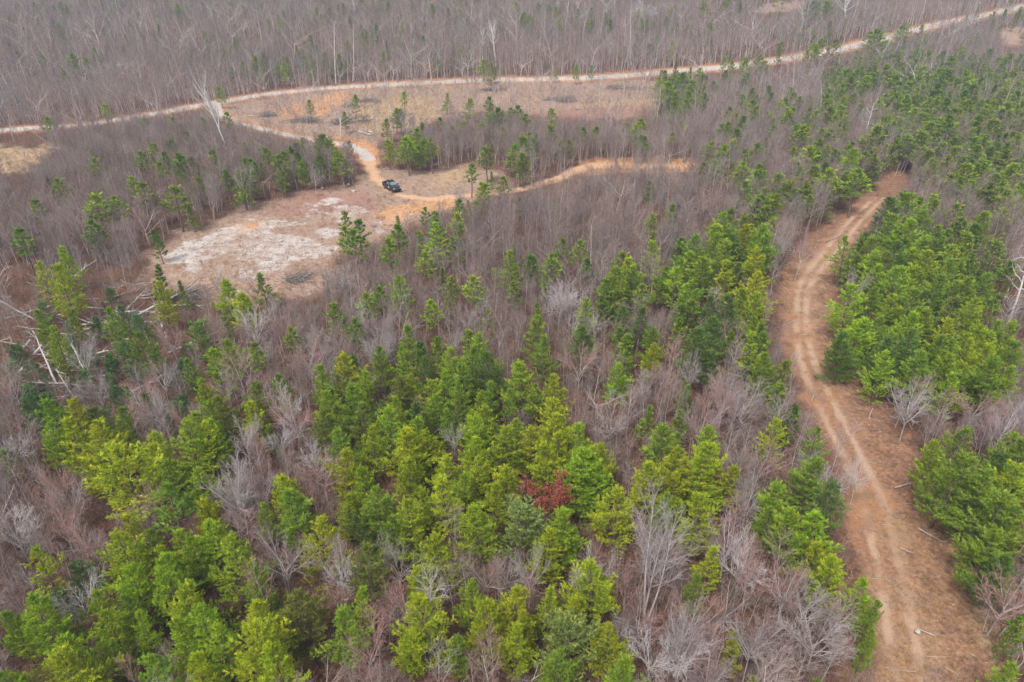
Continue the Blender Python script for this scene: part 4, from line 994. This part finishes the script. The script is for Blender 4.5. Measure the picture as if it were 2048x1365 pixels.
def stick_mesh(seed, L, r0):
    r = np.random.default_rng(seed); g = Geo(); p = np.array([-L/2, 0, .02]); d = np.array([1., 0, 0]); pts_ = [p]
    for k in range(3): d = unit(d+r.normal(0, .13, 3)*[1, 1, .3]); pts_.append(pts_[-1]+d*L/3)
    g.path(pts_, np.linspace(r0, r0*.5, 4), 0, 4)
    if L > .8:
        for k in range(3): q = pts_[1+k % 2]; g.seg(q, q+unit(d+r.normal(0, .7, 3))*L*.25, r0*.5, r0*.2, 0, 3)
    return g.mesh('stick', [M_stick])
ST = [stick_mesh(421, .35, .022), stick_mesh(422, .7, .022), stick_mesh(423, 1.6, .03), stick_mesh(424, 2.8, .045), stick_mesh(425, .2, .03)]
sp_ = np.concatenate([fillzone(28, 120, .7, lambda y_: 20+.72*y_), fillzone(120, 300, 1.15, half)]); ms = masks(sp_[:, 0], sp_[:, 1])
pr = np.clip(.30*ms['track']*(1-ms['rut']) + .85*ms['clear'] + .10 + .2*ms['verge'], 0, 1)*(1-ms['gravel'])*(1-.8*ms['mid'])
ok = rf.random(len(sp_)) < pr; sp_ = sp_[ok]; trk_ = ms['track'][ok] > .5; far_ = sp_[:, 1] > 120
pick = np.where(trk_, rf.choice(5, len(sp_), p=[.45, .12, .03, .0, .40]), np.where(far_, rf.choice(5, len(sp_), p=[.25, .42, .28, .05, 0]), rf.choice(5, len(sp_), p=[.3, .32, .16, .02, .2])))
scatter('woody_debris', np.column_stack([sp_, terrain(sp_[:, 0], sp_[:, 1])-.08*trk_+.03]), pick, rf.uniform(0, 6.28, len(sp_)), rf.uniform(.6, 1.3, len(sp_)), ST, 'sticks, chips and logging slash scattered over bare ground', 'woody debris', tilt=rf.normal(0, .12, (len(sp_), 2)), palette=[(.55,.46,.42),(1,.95,.9),(.8,.7,.62),(1.15,1.12,1.08),(.5,.42,.38),(1.1,1,.9)], psc=3.0)
print('brush', len(up), 'grass', len(gp_), 'sticks', len(sp_))

# ------------------------------------------------------------------ fallen timber
# butt x,y,lift  tip x,y,lift  butt radius, branches, label
LOGS = [
 (38,748,.1, 86,688,1.2,.26,0,'thick grey log propped on a slope, lower of the crossed pair'),
 (20,732,.1, 60,680,.9,.16,0,'thinner grey log lying parallel beyond the thick propped log'),
 (112,766,.1, 66,662,5.0,.15,4,'pale leaning trunk crossing behind the thick propped log'),
 (204,805,.1, 142,688,5.0,.14,5,'pale leaning trunk right of the crossed logs'),
 (122,797,.15, 160,792,.15,.22,0,'short pale sawn log on the ground by the left pines'),
 (192,678,.2, 118,637,.4,.12,2,'white fallen trunk lying below the tangle at left'),
 (252,641,.3, 378,578,2.4,.18,16,'fallen grey tree with a branchy tip across the tangle'),
 (240,632,.3, 286,584,2.2,.11,6,'arching bare branch left of the fallen branchy tree'),
 (303,700,.1, 285,655,.6,.16,0,'short brownish broken log standing askew in the tangle'),
 (334,676,.1, 316,632,2.6,.15,0,'leaning broken trunk stub below the fallen branchy tree'),
 (418,666,.1, 398,638,1.6,.12,0,'small broken leaning stub right of the tangle'),
 (155,598,.1, 200,598,.1,.10,0,'thin pale log lying level behind the round left pine'),
 (166,615,.1, 208,617,.1,.10,0,'second thin pale log lying level nearer the tangle'),
 (98,742,.1, 258,742,.2,.07,3,'long thin pole lying level across the left foreground tangle'),
 (92,652,.3, 0,602,3.2,.12,10,'pale thin fallen tree reaching in from the left edge'),
 (150,800,.2, 112,738,3.0,.09,6,'thin bare trunk leaning left above the sawn log'),
 (590,620,.2, 540,592,.8,.10,3,'thin log at the lower tip of the pale clearing'),
 (626,545,.2, 588,566,.2,.12,3,'grey log on the lower right rim of the pale clearing'),
 (560,242,.7, 622,233,.9,.26,2,'long pale log on top of the dark heap in the orange patch'),
 (742,270,.3, 715,262,.9,.24,0,'white log sticking out of the dark brush pile'),
 (745,266,.2, 724,258,1.0,.20,0,'smaller pale log above the white one in the brush pile'),
 (988,186,.2, 992,176,1.0,.2,0,'pale upright broken log in the slash by the gravel road'),
 (1008,178,.2, 1016,168,.8,.16,0,'short pale log right of the broken one by the road'),
 (0,352,.1, -8,330,2.5,.24,0,'pale broken trunk leaning out of the left edge'),
 (1870,1272,.1, 1832,1257,.1,.06,0,'pale thin log lying across the foot of the dirt track'),
 (1800,1096,.05, 1826,1107,.1,.07,3,'dark thin branch lying right of the ruts'),
 (1838,1058,.1, 1885,1084,.2,.06,4,'long thin branch right of the rutted stretch'),
 (1790,975,.1, 1842,962,.5,.08,6,'broken branchy limb at the right verge above the ruts'),
 (1255,1275,.1, 1305,1279,.1,.07,0,'thin pale log on leaf litter right of the bright round pine'),
 (1228,1234,.1, 1260,1244,.1,.07,0,'thin pale log below the three-stemmed grey tree'),
 (1650,484,.1, 1690,466,.2,.08,4,'pale thin limb beside the upper bend of the dirt track'),
 (860,334,.1, 876,328,.1,.14,0,'short pale log at the wood edge right of the pickup'),
]
for bx, by, bl_, tx, ty, tl_, r0, nb_, lab in LOGS:
    a = cast(bx, by, bl_); b = cast(tx, ty, tl_); r_ = np.random.default_rng(int(bx*7+by))
    L = np.linalg.norm(b-a); n_ = 7
    pts_ = [a+(b-a)*t+(r_.normal(0, .035*L/6, 3)*[1, 1, .5] if 0 < t < 1 else 0) for t in np.linspace(0, 1, n_)]
    g = Geo(); org_ = a.copy(); pts_ = [p-org_ for p in pts_]
    rs = np.linspace(r0, r0*(.3 if nb_ else .72), n_)
    g.path(pts_, rs, 0, 9)
    for p0, r1, dd in ((pts_[0], rs[0], -1), (pts_[-1], rs[-1], 1)):   # sawn or broken ends
        ax_ = unit(pts_[1]-pts_[0]) if dd < 0 else unit(pts_[-1]-pts_[-2]); g.seg(p0, p0+ax_*dd*.04, r1, .001, 1, 9)
    me = g.mesh('fallen_log', [M_dead if (by > 540 and bx < 640 and by < 830) or 'white' in lab else M_log, M_dead])
    o = link(bpy.data.objects.new('fallen_log', me)); o.location = tuple(org_)
    tag(o, lab, 'fallen log', 'fallen logs and trunks')
    if nb_:
        for q in range(min(nb_, 16)):
            gb = Geo(); s = r_.uniform(.35, 1)*(n_-1); i = min(n_-2, int(s)); p = pts_[i]+(pts_[i+1]-pts_[i])*(s-i)
            d = unit(unit(b-a)*.8+r_.normal(0, .55, 3)+[0, 0, .15]); l_ = L*r_.uniform(.12, .3); pp = [p]
            for k in range(3): d = unit(d+r_.normal(0, .2, 3)); pp.append(pp[-1]+d*l_/3)
            gb.path(pp, np.linspace(r0*.32, r0*.08, 4), 0, 4)
            for k in range(4): q0 = pp[1+k % 2]; gb.seg(q0, q0+unit(d+r_.normal(0, .6, 3))*l_*.4, r0*.14, r0*.05, 0, 3)
            link(bpy.data.objects.new('branch', gb.mesh('log_branch', [M_dead])), o)

rl = np.random.default_rng(77)
for q in range(64):
    bx, by = rl.uniform(0, 430), rl.uniform(560, 800)
    if bx > 300 and by > 720: continue
    a = cast(bx, by, .25); az = rl.normal(0.2, .8)+(math.pi if rl.random() < .5 else 0); L = rl.uniform(3, 8.5); r0 = rl.uniform(.08, .22)
    b = a+np.array([math.cos(az)*L, math.sin(az)*L, 0]); b[2] = float(terrain(b[0], b[1]))+rl.uniform(.2, 2.4); g = Geo()
    pp = [(a+(b-a)*t+rl.normal(0, .08, 3)*(0 < t < 1))-a for t in np.linspace(0, 1, 6)]; g.path(pp, np.linspace(r0, r0*.35, 6), 0, 6)
    pale_ = rl.random() < .30
    o = link(bpy.data.objects.new('fallen_log', g.mesh('fallen_log', [M_dead if pale_ else M_log]))); o.location = tuple(a)
    br_ = Geo()
    for k in range(int(rl.integers(5, 12))):
        s = rl.uniform(1.5, 4.99); i = int(s); p = pp[i]+(pp[i+1]-pp[i])*(s-i); d = unit(unit(b-a)+rl.normal(0, .6, 3)+[0, 0, .2]); l_ = L*rl.uniform(.10, .26); m_ = p+d*l_*.5; e_ = m_+unit(d+rl.normal(0, .3, 3))*l_*.5
        br_.path([p, m_, e_], [r0*.4, r0*.28, r0*.12], 0, 4); br_.seg(m_, m_+unit(d+rl.normal(0, .6, 3))*l_*.35, r0*.2, r0*.08, 0, 3)
    link(bpy.data.objects.new('branch', br_.mesh('log_branch', [M_dead if pale_ else M_log])), o)
    tag(o, None, 'fallen log', 'fallen logs and trunks')
    u_, v_, _ = project((a+b)/2); want_label(o, ('long ' if L > 6 else 'short ' if L < 4.5 else '')+('pale' if pale_ else 'grey-brown')+' thin fallen trunk', relation(float(u_), float(v_)), float(u_), float(v_))

# heaps of slash: each a tangle of poles and limbs
M_heap = bark_mat('weathered_slash', (.10, .086, .078), (.32, .285, .26), 3)
HEAPS = [(702,246,64,2.0,230,'dark brush pile of dragged limbs above the spur bend'), (600,243,40,1.3,150,'low dark heap of slash under the long pale log'),
         (530,232,44,1.0,120,'low grey slash heap left of the orange patch'), (1120,203,60,1.6,170,'long grey slash heap below the gravel road'),
         (985,180,36,1.3,110,'grey slash heap with pale broken logs beside the road'), (1240,178,50,1.4,130,'dark twiggy heap along the lower road verge'),
         (735,205,34,1.2,90,'grey brush heap around the dark shrub right of the orange patch'), (370,600,46,1.6,190,'tangled grey crown of the fallen tree'),
         (230,660,50,1.1,120,'matted slash in the middle of the fallen timber'), (690,215,20,1.0,60,'small grey brush heap beside the orange ruts'), (590,560,40,.7,90,'thin slash heap at the lower rim of the pale clearing')]
for hx_, hy_, w, hh, n_, lab in HEAPS:
    c = cast(hx_, hy_); dep = float(project(c)[2]); Rw = w*dep/F*1.0; g = Geo(); r_ = np.random.default_rng(int(hx_))
    lob = [(r_.uniform(-.5, .5)*Rw, r_.uniform(-.25, .25)*Rw, r_.uniform(.10, .22)*Rw) for _ in range(5)]
    for q in range(int(n_*1.25)):
        lx_, ly_, ls_ = lob[int(r_.integers(5))]
        p = np.array([r_.normal(lx_, ls_), r_.normal(ly_, ls_*.7), 0]); hz = hh*max(0, 1-abs(p[0])/Rw)*r_.uniform(.05, 1)
        p[2] = hz+float(terrain(c[0]+p[0], c[1]+p[1]))-c[2]; az = r_.normal(0, .9); d = unit([math.cos(az), math.sin(az), r_.normal(.08, .26)]); l_ = r_.uniform(1.0, 4.8); rr = r_.uniform(.02, .085)
        m_ = p+d*l_*.5+r_.normal(0, .12, 3); g.path([p, m_, m_+unit(d+r_.normal(0, .2, 3))*l_*.5], [rr, rr*.8, rr*.4], 0, 4)
    o = link(bpy.data.objects.new('brush_pile', g.mesh('brush_pile', [M_heap]))); o.location = tuple(c)
    tag(o, lab, 'brush pile', 'heaps of logging slash')

# pale stones and stumps of the clearing
def lump_mesh(seed, r0, sq):
    import bmesh
    bm = bmesh.new(); bmesh.ops.create_icosphere(bm, subdivisions=3, radius=r0); r_ = np.random.default_rng(seed); o_ = r_.uniform(0, 90, 3)
    for v in bm.verts:
        n_ = fbm(np.array([v.co.x*2/r0+o_[0]]), np.array([v.co.y*2/r0+v.co.z*1.7/r0+o_[1]]))[0]
        v.co *= .7+.6*n_; v.co.z *= sq
    for f in bm.faces: f.smooth = True
    me = bpy.data.meshes.new('stone'); bm.to_mesh(me); bm.free(); return me
M_stone = plain('pale_stone', (.42, .385, .35), .9, noisy=.35); M_brown = plain('weathered_stump', (.24, .17, .125), .95, noisy=.3)
for sx_, sy_, r0, mt_, nm, lab in ((707,384,.42,M_stone,'boulder','pale boulder on the clearing left of the pickup'), (697,370,.34,M_stone,'boulder','smaller pale stone nearer the wood edge left of the pickup'),
                                (645,379,.5,M_brown,'stump','brown root stump at the wood edge above the clearing'), (1736,735,.25,M_stone,'boulder','small pale stone on the right verge of the narrow track'),
                                (1835,1265,.20,M_stone,'boulder','white stone lump beside the thin log at the foot of the track')):
    me = lump_mesh(int(sx_), r0, .75); me.materials.append(mt_); o = link(bpy.data.objects.new(nm, me)); g = cast(sx_, sy_); o.location = (g[0], g[1], g[2]+r0*.3)
    tag(o, lab, 'stump' if nm == 'stump' else 'stone')
# pale stakes along the right verge
for sx_, sy_, h_, lab in ((1738,836,1.35,'pale upright stake on the right verge near the big grey tree'), (1624,800,.6,'short pale stick standing beside the narrow stretch of track')):
    g = cast(sx_, sy_); gg = Geo(); gg.path([np.array([0, 0, -.1]), np.array([.03, .02, h_*.6]), np.array([.09, .03, h_])], [.06, .055, .045], 0, 7); gg.seg((.09, .03, h_), (.09, .03, h_+.02), .045, .001, 0, 7)
    o = link(bpy.data.objects.new('wooden_stake', gg.mesh('stake', [M_dead]))); o.location = tuple(g); tag(o, lab, 'stake')

# ------------------------------------------------------------------ the black pickup
import bmesh
M_paint = plain('black_paint', (.010, .013, .017), .28, 0, .5, .1, .25)
M_glass = plain('sky_pale_glass', (.22, .30, .32), .12, .45, 1.0)  # pale teal of the reflected sky put into the glass base colour
M_tyre = plain('tyre_rubber', (.016, .016, .017), .85, noisy=.2)
M_rim = plain('grey_alloy', (.30, .31, .32), .35, .8)
M_trim = plain('black_plastic', (.012, .012, .013), .6)
M_lens = plain('lamp_lens', (.80, .80, .76), .12, 0, .8)
M_red = plain('tail_lens', (.28, .012, .01), .2)
M_decal = plain('white_vinyl', (.78, .80, .80), .4)
rw = cast(767.8, 378.2); fw = cast(788.0, 385.4)
hd = unit([fw[0]-rw[0], fw[1]-rw[1], 0]); print('wheelbase', np.linalg.norm(fw-rw), 'depth', project(rw)[2])
rgt = np.array([hd[1], -hd[0], 0])
ctr = (rw+fw)/2 - rgt*.85; ctr[2] = terrain(ctr[0], ctr[1])
truck = empty('pickup_truck', (ctr[0], ctr[1], float(ctr[2])-.02), math.atan2(hd[1], hd[0])-.16); truck.scale = (1.0, 1.03, 1.12)
tag(truck, 'black four-door pickup truck parked at the end of the spur on the clearing', 'pickup truck')
def extr(prof, ys_, name, mt_, parent, bev=.03, smooth=False):
    """profile (x,z) loop extruded across y through stations [(y, scale toward centre line dz, dx)]"""
    bm = bmesh.new(); rings = []
    for y_, fx, fz in ys_:
        cx_ = sum(p[0] for p in prof)/len(prof); z0 = min(p[1] for p in prof)
        rings.append([bm.verts.new((cx_+(p[0]-cx_)*fx, y_, z0+(p[1]-z0)*fz)) for p in prof])
    n_ = len(prof)
    for a_, b_ in zip(rings, rings[1:]):
        for i in range(n_): bm.faces.new((a_[i], a_[(i+1) % n_], b_[(i+1) % n_], b_[i]))
    bm.faces.new(rings[0][::-1]); bm.faces.new(rings[-1]); bmesh.ops.recalc_face_normals(bm, faces=bm.faces)
    if bev: bmesh.ops.bevel(bm, geom=[e for e in bm.edges if len(e.link_faces) == 2 and e.calc_face_angle(0) > .5], offset=bev, segments=2, affect='EDGES', clamp_overlap=True)
    me = bpy.data.meshes.new(name); bm.to_mesh(me); bm.free(); me.materials.append(mt_)
    return link(bpy.data.objects.new(name, me), parent)
def box(name, c, s, mt_, parent, bev=.02):
    bm = bmesh.new(); bmesh.ops.create_cube(bm, size=1)
    for v in bm.verts: v.co = Vector((v.co.x*s[0]+c[0], v.co.y*s[1]+c[1], v.co.z*s[2]+c[2]))
    if bev: bmesh.ops.bevel(bm, geom=bm.edges[:], offset=min(bev, min(s)*.3), segments=2, affect='EDGES')
    me = bpy.data.meshes.new(name); bm.to_mesh(me); bm.free(); me.materials.append(mt_)
    return link(bpy.data.objects.new(name, me), parent)
def poly(name, pts_, mt_, parent, th=.012):
    """a pane: polygon with thickness along its normal"""
    bm = bmesh.new(); vs = [bm.verts.new(p) for p in pts_]; f = bm.faces.new(vs); f.normal_update(); nn = f.normal.copy()
    e = bmesh.ops.extrude_face_region(bm, geom=[f]); [v.co.__iadd__(nn*th) for v in e['geom'] if isinstance(v, bmesh.types.BMVert)]
    bmesh.ops.recalc_face_normals(bm, faces=bm.faces); me = bpy.data.meshes.new(name); bm.to_mesh(me); bm.free(); me.materials.append(mt_)
    return link(bpy.data.objects.new(name, me), parent)
WB = 1.84; RW_ = .42
def arch(cx_, z0, r_, n_=9): return [(cx_+r_*math.cos(a_), z0+r_*math.sin(a_)) for a_ in np.linspace(math.pi, 0, n_)]
front = [(-.95, .45)]+[(WB-.56, .45)]+[(x_, z_) for x_, z_ in arch(WB, .45, .52)][1:-1]+[(WB+.56, .45), (2.82, .48), (2.90, .72), (2.86, 1.05), (2.70, 1.17), (1.35, 1.27), (1.20, 1.28), (-.95, 1.28)]
extr(front, [(-.98, 1, .985), (-.9, 1, 1), (.9, 1, 1), (.98, 1, .985)], 'body', M_paint, truck)
rear = [(-2.82, .58)]+[(-WB-.56, .52)]+[(x_, z_) for x_, z_ in arch(-WB, .45, .52)][1:-1]+[(-WB+.56, .45), (-1.00, .45), (-1.00, 1.28), (-2.86, 1.30)]
bed = extr(rear, [(-.97, 1, 1), (-.86, 1, 1)], 'bed_side', M_paint, truck); extr(rear, [(.86, 1, 1), (.97, 1, 1)], 'bed_side', M_paint, truck)
box('bed_floor', (-1.92, 0, .82), (1.82, 1.71, .08), M_trim, truck); box('bed_front', (-1.03, 0, 1.0), (.06, 1.70, .52), M_paint, truck)
tg = box('tailgate', (-2.83, 0, 1.0), (.08, 1.70, .58), M_paint, truck); box('handle', (-2.885, 0, 1.16), (.03, .26, .07), M_trim, tg, .008)
cab = [(-.98, 1.285), (1.28, 1.285), (.52, 1.80), (.30, 1.88), (-.55, 1.90), (-.82, 1.86)]
extr(cab, [(-.90, 1, 0), (-.70, .94, .985), (-.62, .92, 1), (.62, .92, 1), (.70, .94, .985), (.90, 1, 0)], 'cab', M_paint, truck, .02)
poly('windshield', [(1.235, -.74, 1.33), (1.235, .74, 1.33), (.535, .60, 1.80), (.535, -.60, 1.80)], M_glass, truck, .02)
poly('rear_window', [(-.97, .60, 1.38), (-.97, -.60, 1.38), (-.835, -.52, 1.78), (-.835, .52, 1.78)], M_glass, truck, .02)
for s in (-1, 1):
    fl = lambda x_, z_: (x_, s*(.905-(z_-1.285)*.37), z_)
    a_ = [fl(.98, 1.35), fl(.12, 1.35), fl(.12, 1.76), fl(.44, 1.76)]; b_ = [fl(.02, 1.35), fl(-.82, 1.35), fl(-.74, 1.76), fl(.02, 1.76)]
    for q_ in (a_, b_): poly('side_window', q_ if s > 0 else q_[::-1], M_glass, truck, .012)
    for x0_, x1_ in ((.10, 1.15), (-.90, .06)):
        d_ = poly('door', [(x1_, s*.985, .55), (x0_, s*.985, .55), (x0_, s*.985, 1.24), (x1_, s*.985, 1.24)][::s], M_paint, truck, .012)
        box('handle', (x0_+.14, s*1.005, 1.12), (.20, .03, .05), M_trim, d_, .008)
        if s < 0 and x0_ > 0:
            # white lettering-like emblem on the door, unreadable at this distance: a swoosh over a bar
            poly('emblem', [(.30, -1.004, .98), (.62, -1.004, 1.15), (.95, -1.004, 1.10), (.66, -1.004, 1.02)], M_decal, d_, .004)
            poly('emblem', [(.26, -1.004, .82), (.26, -1.004, .90), (.92, -1.004, .95), (.92, -1.004, .87)], M_decal, d_, .004)
    m_ = box('mirror', (1.02, s*1.13, 1.38), (.14, .22, .20), M_trim, truck); box('mirror_arm', (1.04, s*.99, 1.34), (.06, .14, .05), M_trim, m_, .01)
    box('headlight', (2.80, s*.76, .98), (.16, .34, .17), M_lens, truck); box('tail_light', (-2.84, s*.90, 1.08), (.06, .12, .34), M_red, truck)
    box('running_board', (.05, s*.97, .42), (2.3, .18, .06), M_trim, truck)
    for x_ in (WB, -WB):
        bm = bmesh.new(); prof_ = [(.24, -.11), (.36, -.135), (.41, -.11), (.42, -.06), (.42, .06), (.41, .11), (.36, .135), (.24, .11)]; ns_ = 28; R_ = []
        for k in range(ns_):
            a = k*2*math.pi/ns_; R_.append([bm.verts.new((x_+r_*math.cos(a), s*.86+w_, .42+r_*math.sin(a))) for r_, w_ in prof_])
        for k in range(ns_):
            for i in range(8): bm.faces.new((R_[k][i], R_[k][(i+1) % 8], R_[(k+1) % ns_][(i+1) % 8], R_[(k+1) % ns_][i]))
        bmesh.ops.recalc_face_normals(bm, faces=bm.faces); me = bpy.data.meshes.new('tyre'); bm.to_mesh(me); bm.free(); me.materials.append(M_tyre)
        wh = link(bpy.data.objects.new('wheel', me), truck)
        bm = bmesh.new(); bmesh.ops.create_cone(bm, cap_ends=True, segments=24, radius1=.245, radius2=.225, depth=.2)
        for v in bm.verts: v.co = Vector((x_+v.co.x, s*(.86+v.co.z*.9), .42+v.co.y))
        for k in range(6):
            a = k*math.pi/3; g_ = bmesh.ops.create_cube(bm, size=1)['verts']
            for v in g_:
                q0, q1, q2 = v.co; lx, lz = q0*.06, q2*.19+.12; v.co = Vector((x_+lx*math.cos(a)-lz*math.sin(a), s*(.955+q1*.03), .42+lx*math.sin(a)+lz*math.cos(a)))
        me = bpy.data.meshes.new('rim'); bm.to_mesh(me); bm.free(); me.materials.append(M_rim); link(bpy.data.objects.new('rim', me), wh)
poly('hood', [(1.30, -.80, 1.285), (2.66, -.80, 1.185), (2.66, .80, 1.185), (1.30, .80, 1.285)], M_paint, truck, .03)
gr_ = box('grille', (2.875, 0, .92), (.08, 1.14, .30), M_trim, truck)
for k in range(3): box('grille_bar', (2.925, 0, .83+.09*k), (.02, 1.06, .025), M_rim, gr_, .005)
box('front_bumper', (2.93, 0, .58), (.16, 1.90, .22), M_trim, truck, .04); box('rear_bumper', (-2.93, 0, .62), (.16, 1.86, .18), M_trim, truck, .04)
rk = box('roof_rack', (-.12, 0, 1.955), (.95, 1.10, .04), M_trim, truck, .01)
for k in (-1, 1): box('rack_foot', (-.12+k*.40, 0, 1.915), (.05, 1.04, .05), M_trim, rk, .01)
sw = extr([(x_, z_) for x_, z_ in [(-2.30+.38*math.cos(a_), 1.26+.38*math.sin(a_)) for a_ in np.linspace(0, 6.283, 20, endpoint=False)]], [(.10, 1, 1), (.34, 1, 1)], 'spare_tyre', M_tyre, None, .03)
sw.parent = None; sw.matrix_world = truck.matrix_basis.copy(); tag(sw, 'dark spare tyre standing upright in the pickup bed', 'tyre')

finish_labels()
# ------------------------------------------------------------------ light, air, camera
SUN_EL, SUN_AZ = math.radians(58), math.radians(212)      # azimuth clockwise from +Y: behind and left of the camera
w = bpy.data.worlds.new('World'); S.world = w; w.use_nodes = True; nt = w.node_tree; nt.nodes.clear()
sky = N(nt, 'ShaderNodeTexSky', sky_type='NISHITA'); sky.sun_disc = False; sky.sun_elevation = SUN_EL; sky.sun_rotation = SUN_AZ
sky.air_density = 1.0; sky.dust_density = 3.0; sky.ozone_density = 1.0
hs = N(nt, 'ShaderNodeHueSaturation'); hs.inputs['Saturation'].default_value = .42; nt.links.new(sky.outputs[0], hs.inputs['Color'])
bg = N(nt, 'ShaderNodeBackground'); bg.inputs['Strength'].default_value = .10; nt.links.new(hs.outputs[0], bg.inputs['Color'])
wo = N(nt, 'ShaderNodeOutputWorld'); nt.links.new(bg.outputs[0], wo.inputs['Surface'])
sl = bpy.data.lights.new('sun', 'SUN'); sl.energy = 1.5; sl.angle = math.radians(11); sl.color = (1, .965, .91)
so = link(bpy.data.objects.new('sun', sl))
sd_ = Vector((math.sin(SUN_AZ)*math.cos(SUN_EL), math.cos(SUN_AZ)*math.cos(SUN_EL), math.sin(SUN_EL)))
so.rotation_euler = sd_.to_track_quat('Z', 'Y').to_euler(); so.location = (0, 0, 150)

HAZE = 0.00034
if HAZE:
    bm = bmesh.new(); bmesh.ops.create_cube(bm, size=1)
    for v in bm.verts: v.co = Vector((v.co.x*3300, v.co.y*3300+50, (v.co.z+.5)*126-6))
    me = bpy.data.meshes.new('haze'); bm.to_mesh(me); bm.free()
    m, nt, _, lk = mat('haze_air'); pv = N(nt, 'ShaderNodeVolumePrincipled'); pv.inputs['Density'].default_value = HAZE; pv.inputs['Color'].default_value = (.72, .82, 1.0, 1)
    o_ = N(nt, 'ShaderNodeOutputMaterial'); lk.new(pv.outputs[0], o_.inputs['Volume']); me.materials.append(m)
    tag(link(bpy.data.objects.new('haze', me)), 'thin bluish haze over the far hillside', 'haze', kind='stuff')

cd = bpy.data.cameras.new('camera'); cd.lens = 24; cd.sensor_width = 36; cd.clip_start = .5; cd.clip_end = 6000
co = link(bpy.data.objects.new('camera', cd)); co.location = (0, 0, CAM_H); co.rotation_euler = (math.pi/2-PITCH, 0, 0); S.camera = co
S.render.engine = 'CYCLES'
c_ = S.cycles; c_.max_bounces = 6; c_.diffuse_bounces = 4; c_.glossy_bounces = 2; c_.transmission_bounces = 4; c_.transparent_max_bounces = 4; c_.volume_bounces = 0
c_.use_denoising = True; c_.denoiser = 'OPENIMAGEDENOISE'; c_.sample_clamp_indirect = 6; c_.use_adaptive_sampling = True; c_.adaptive_threshold = .012
S.render.use_persistent_data = False
S.view_settings.view_transform = 'Standard'; S.view_settings.look = 'None'; S.view_settings.gamma = 1; S.view_settings.exposure = 1.2
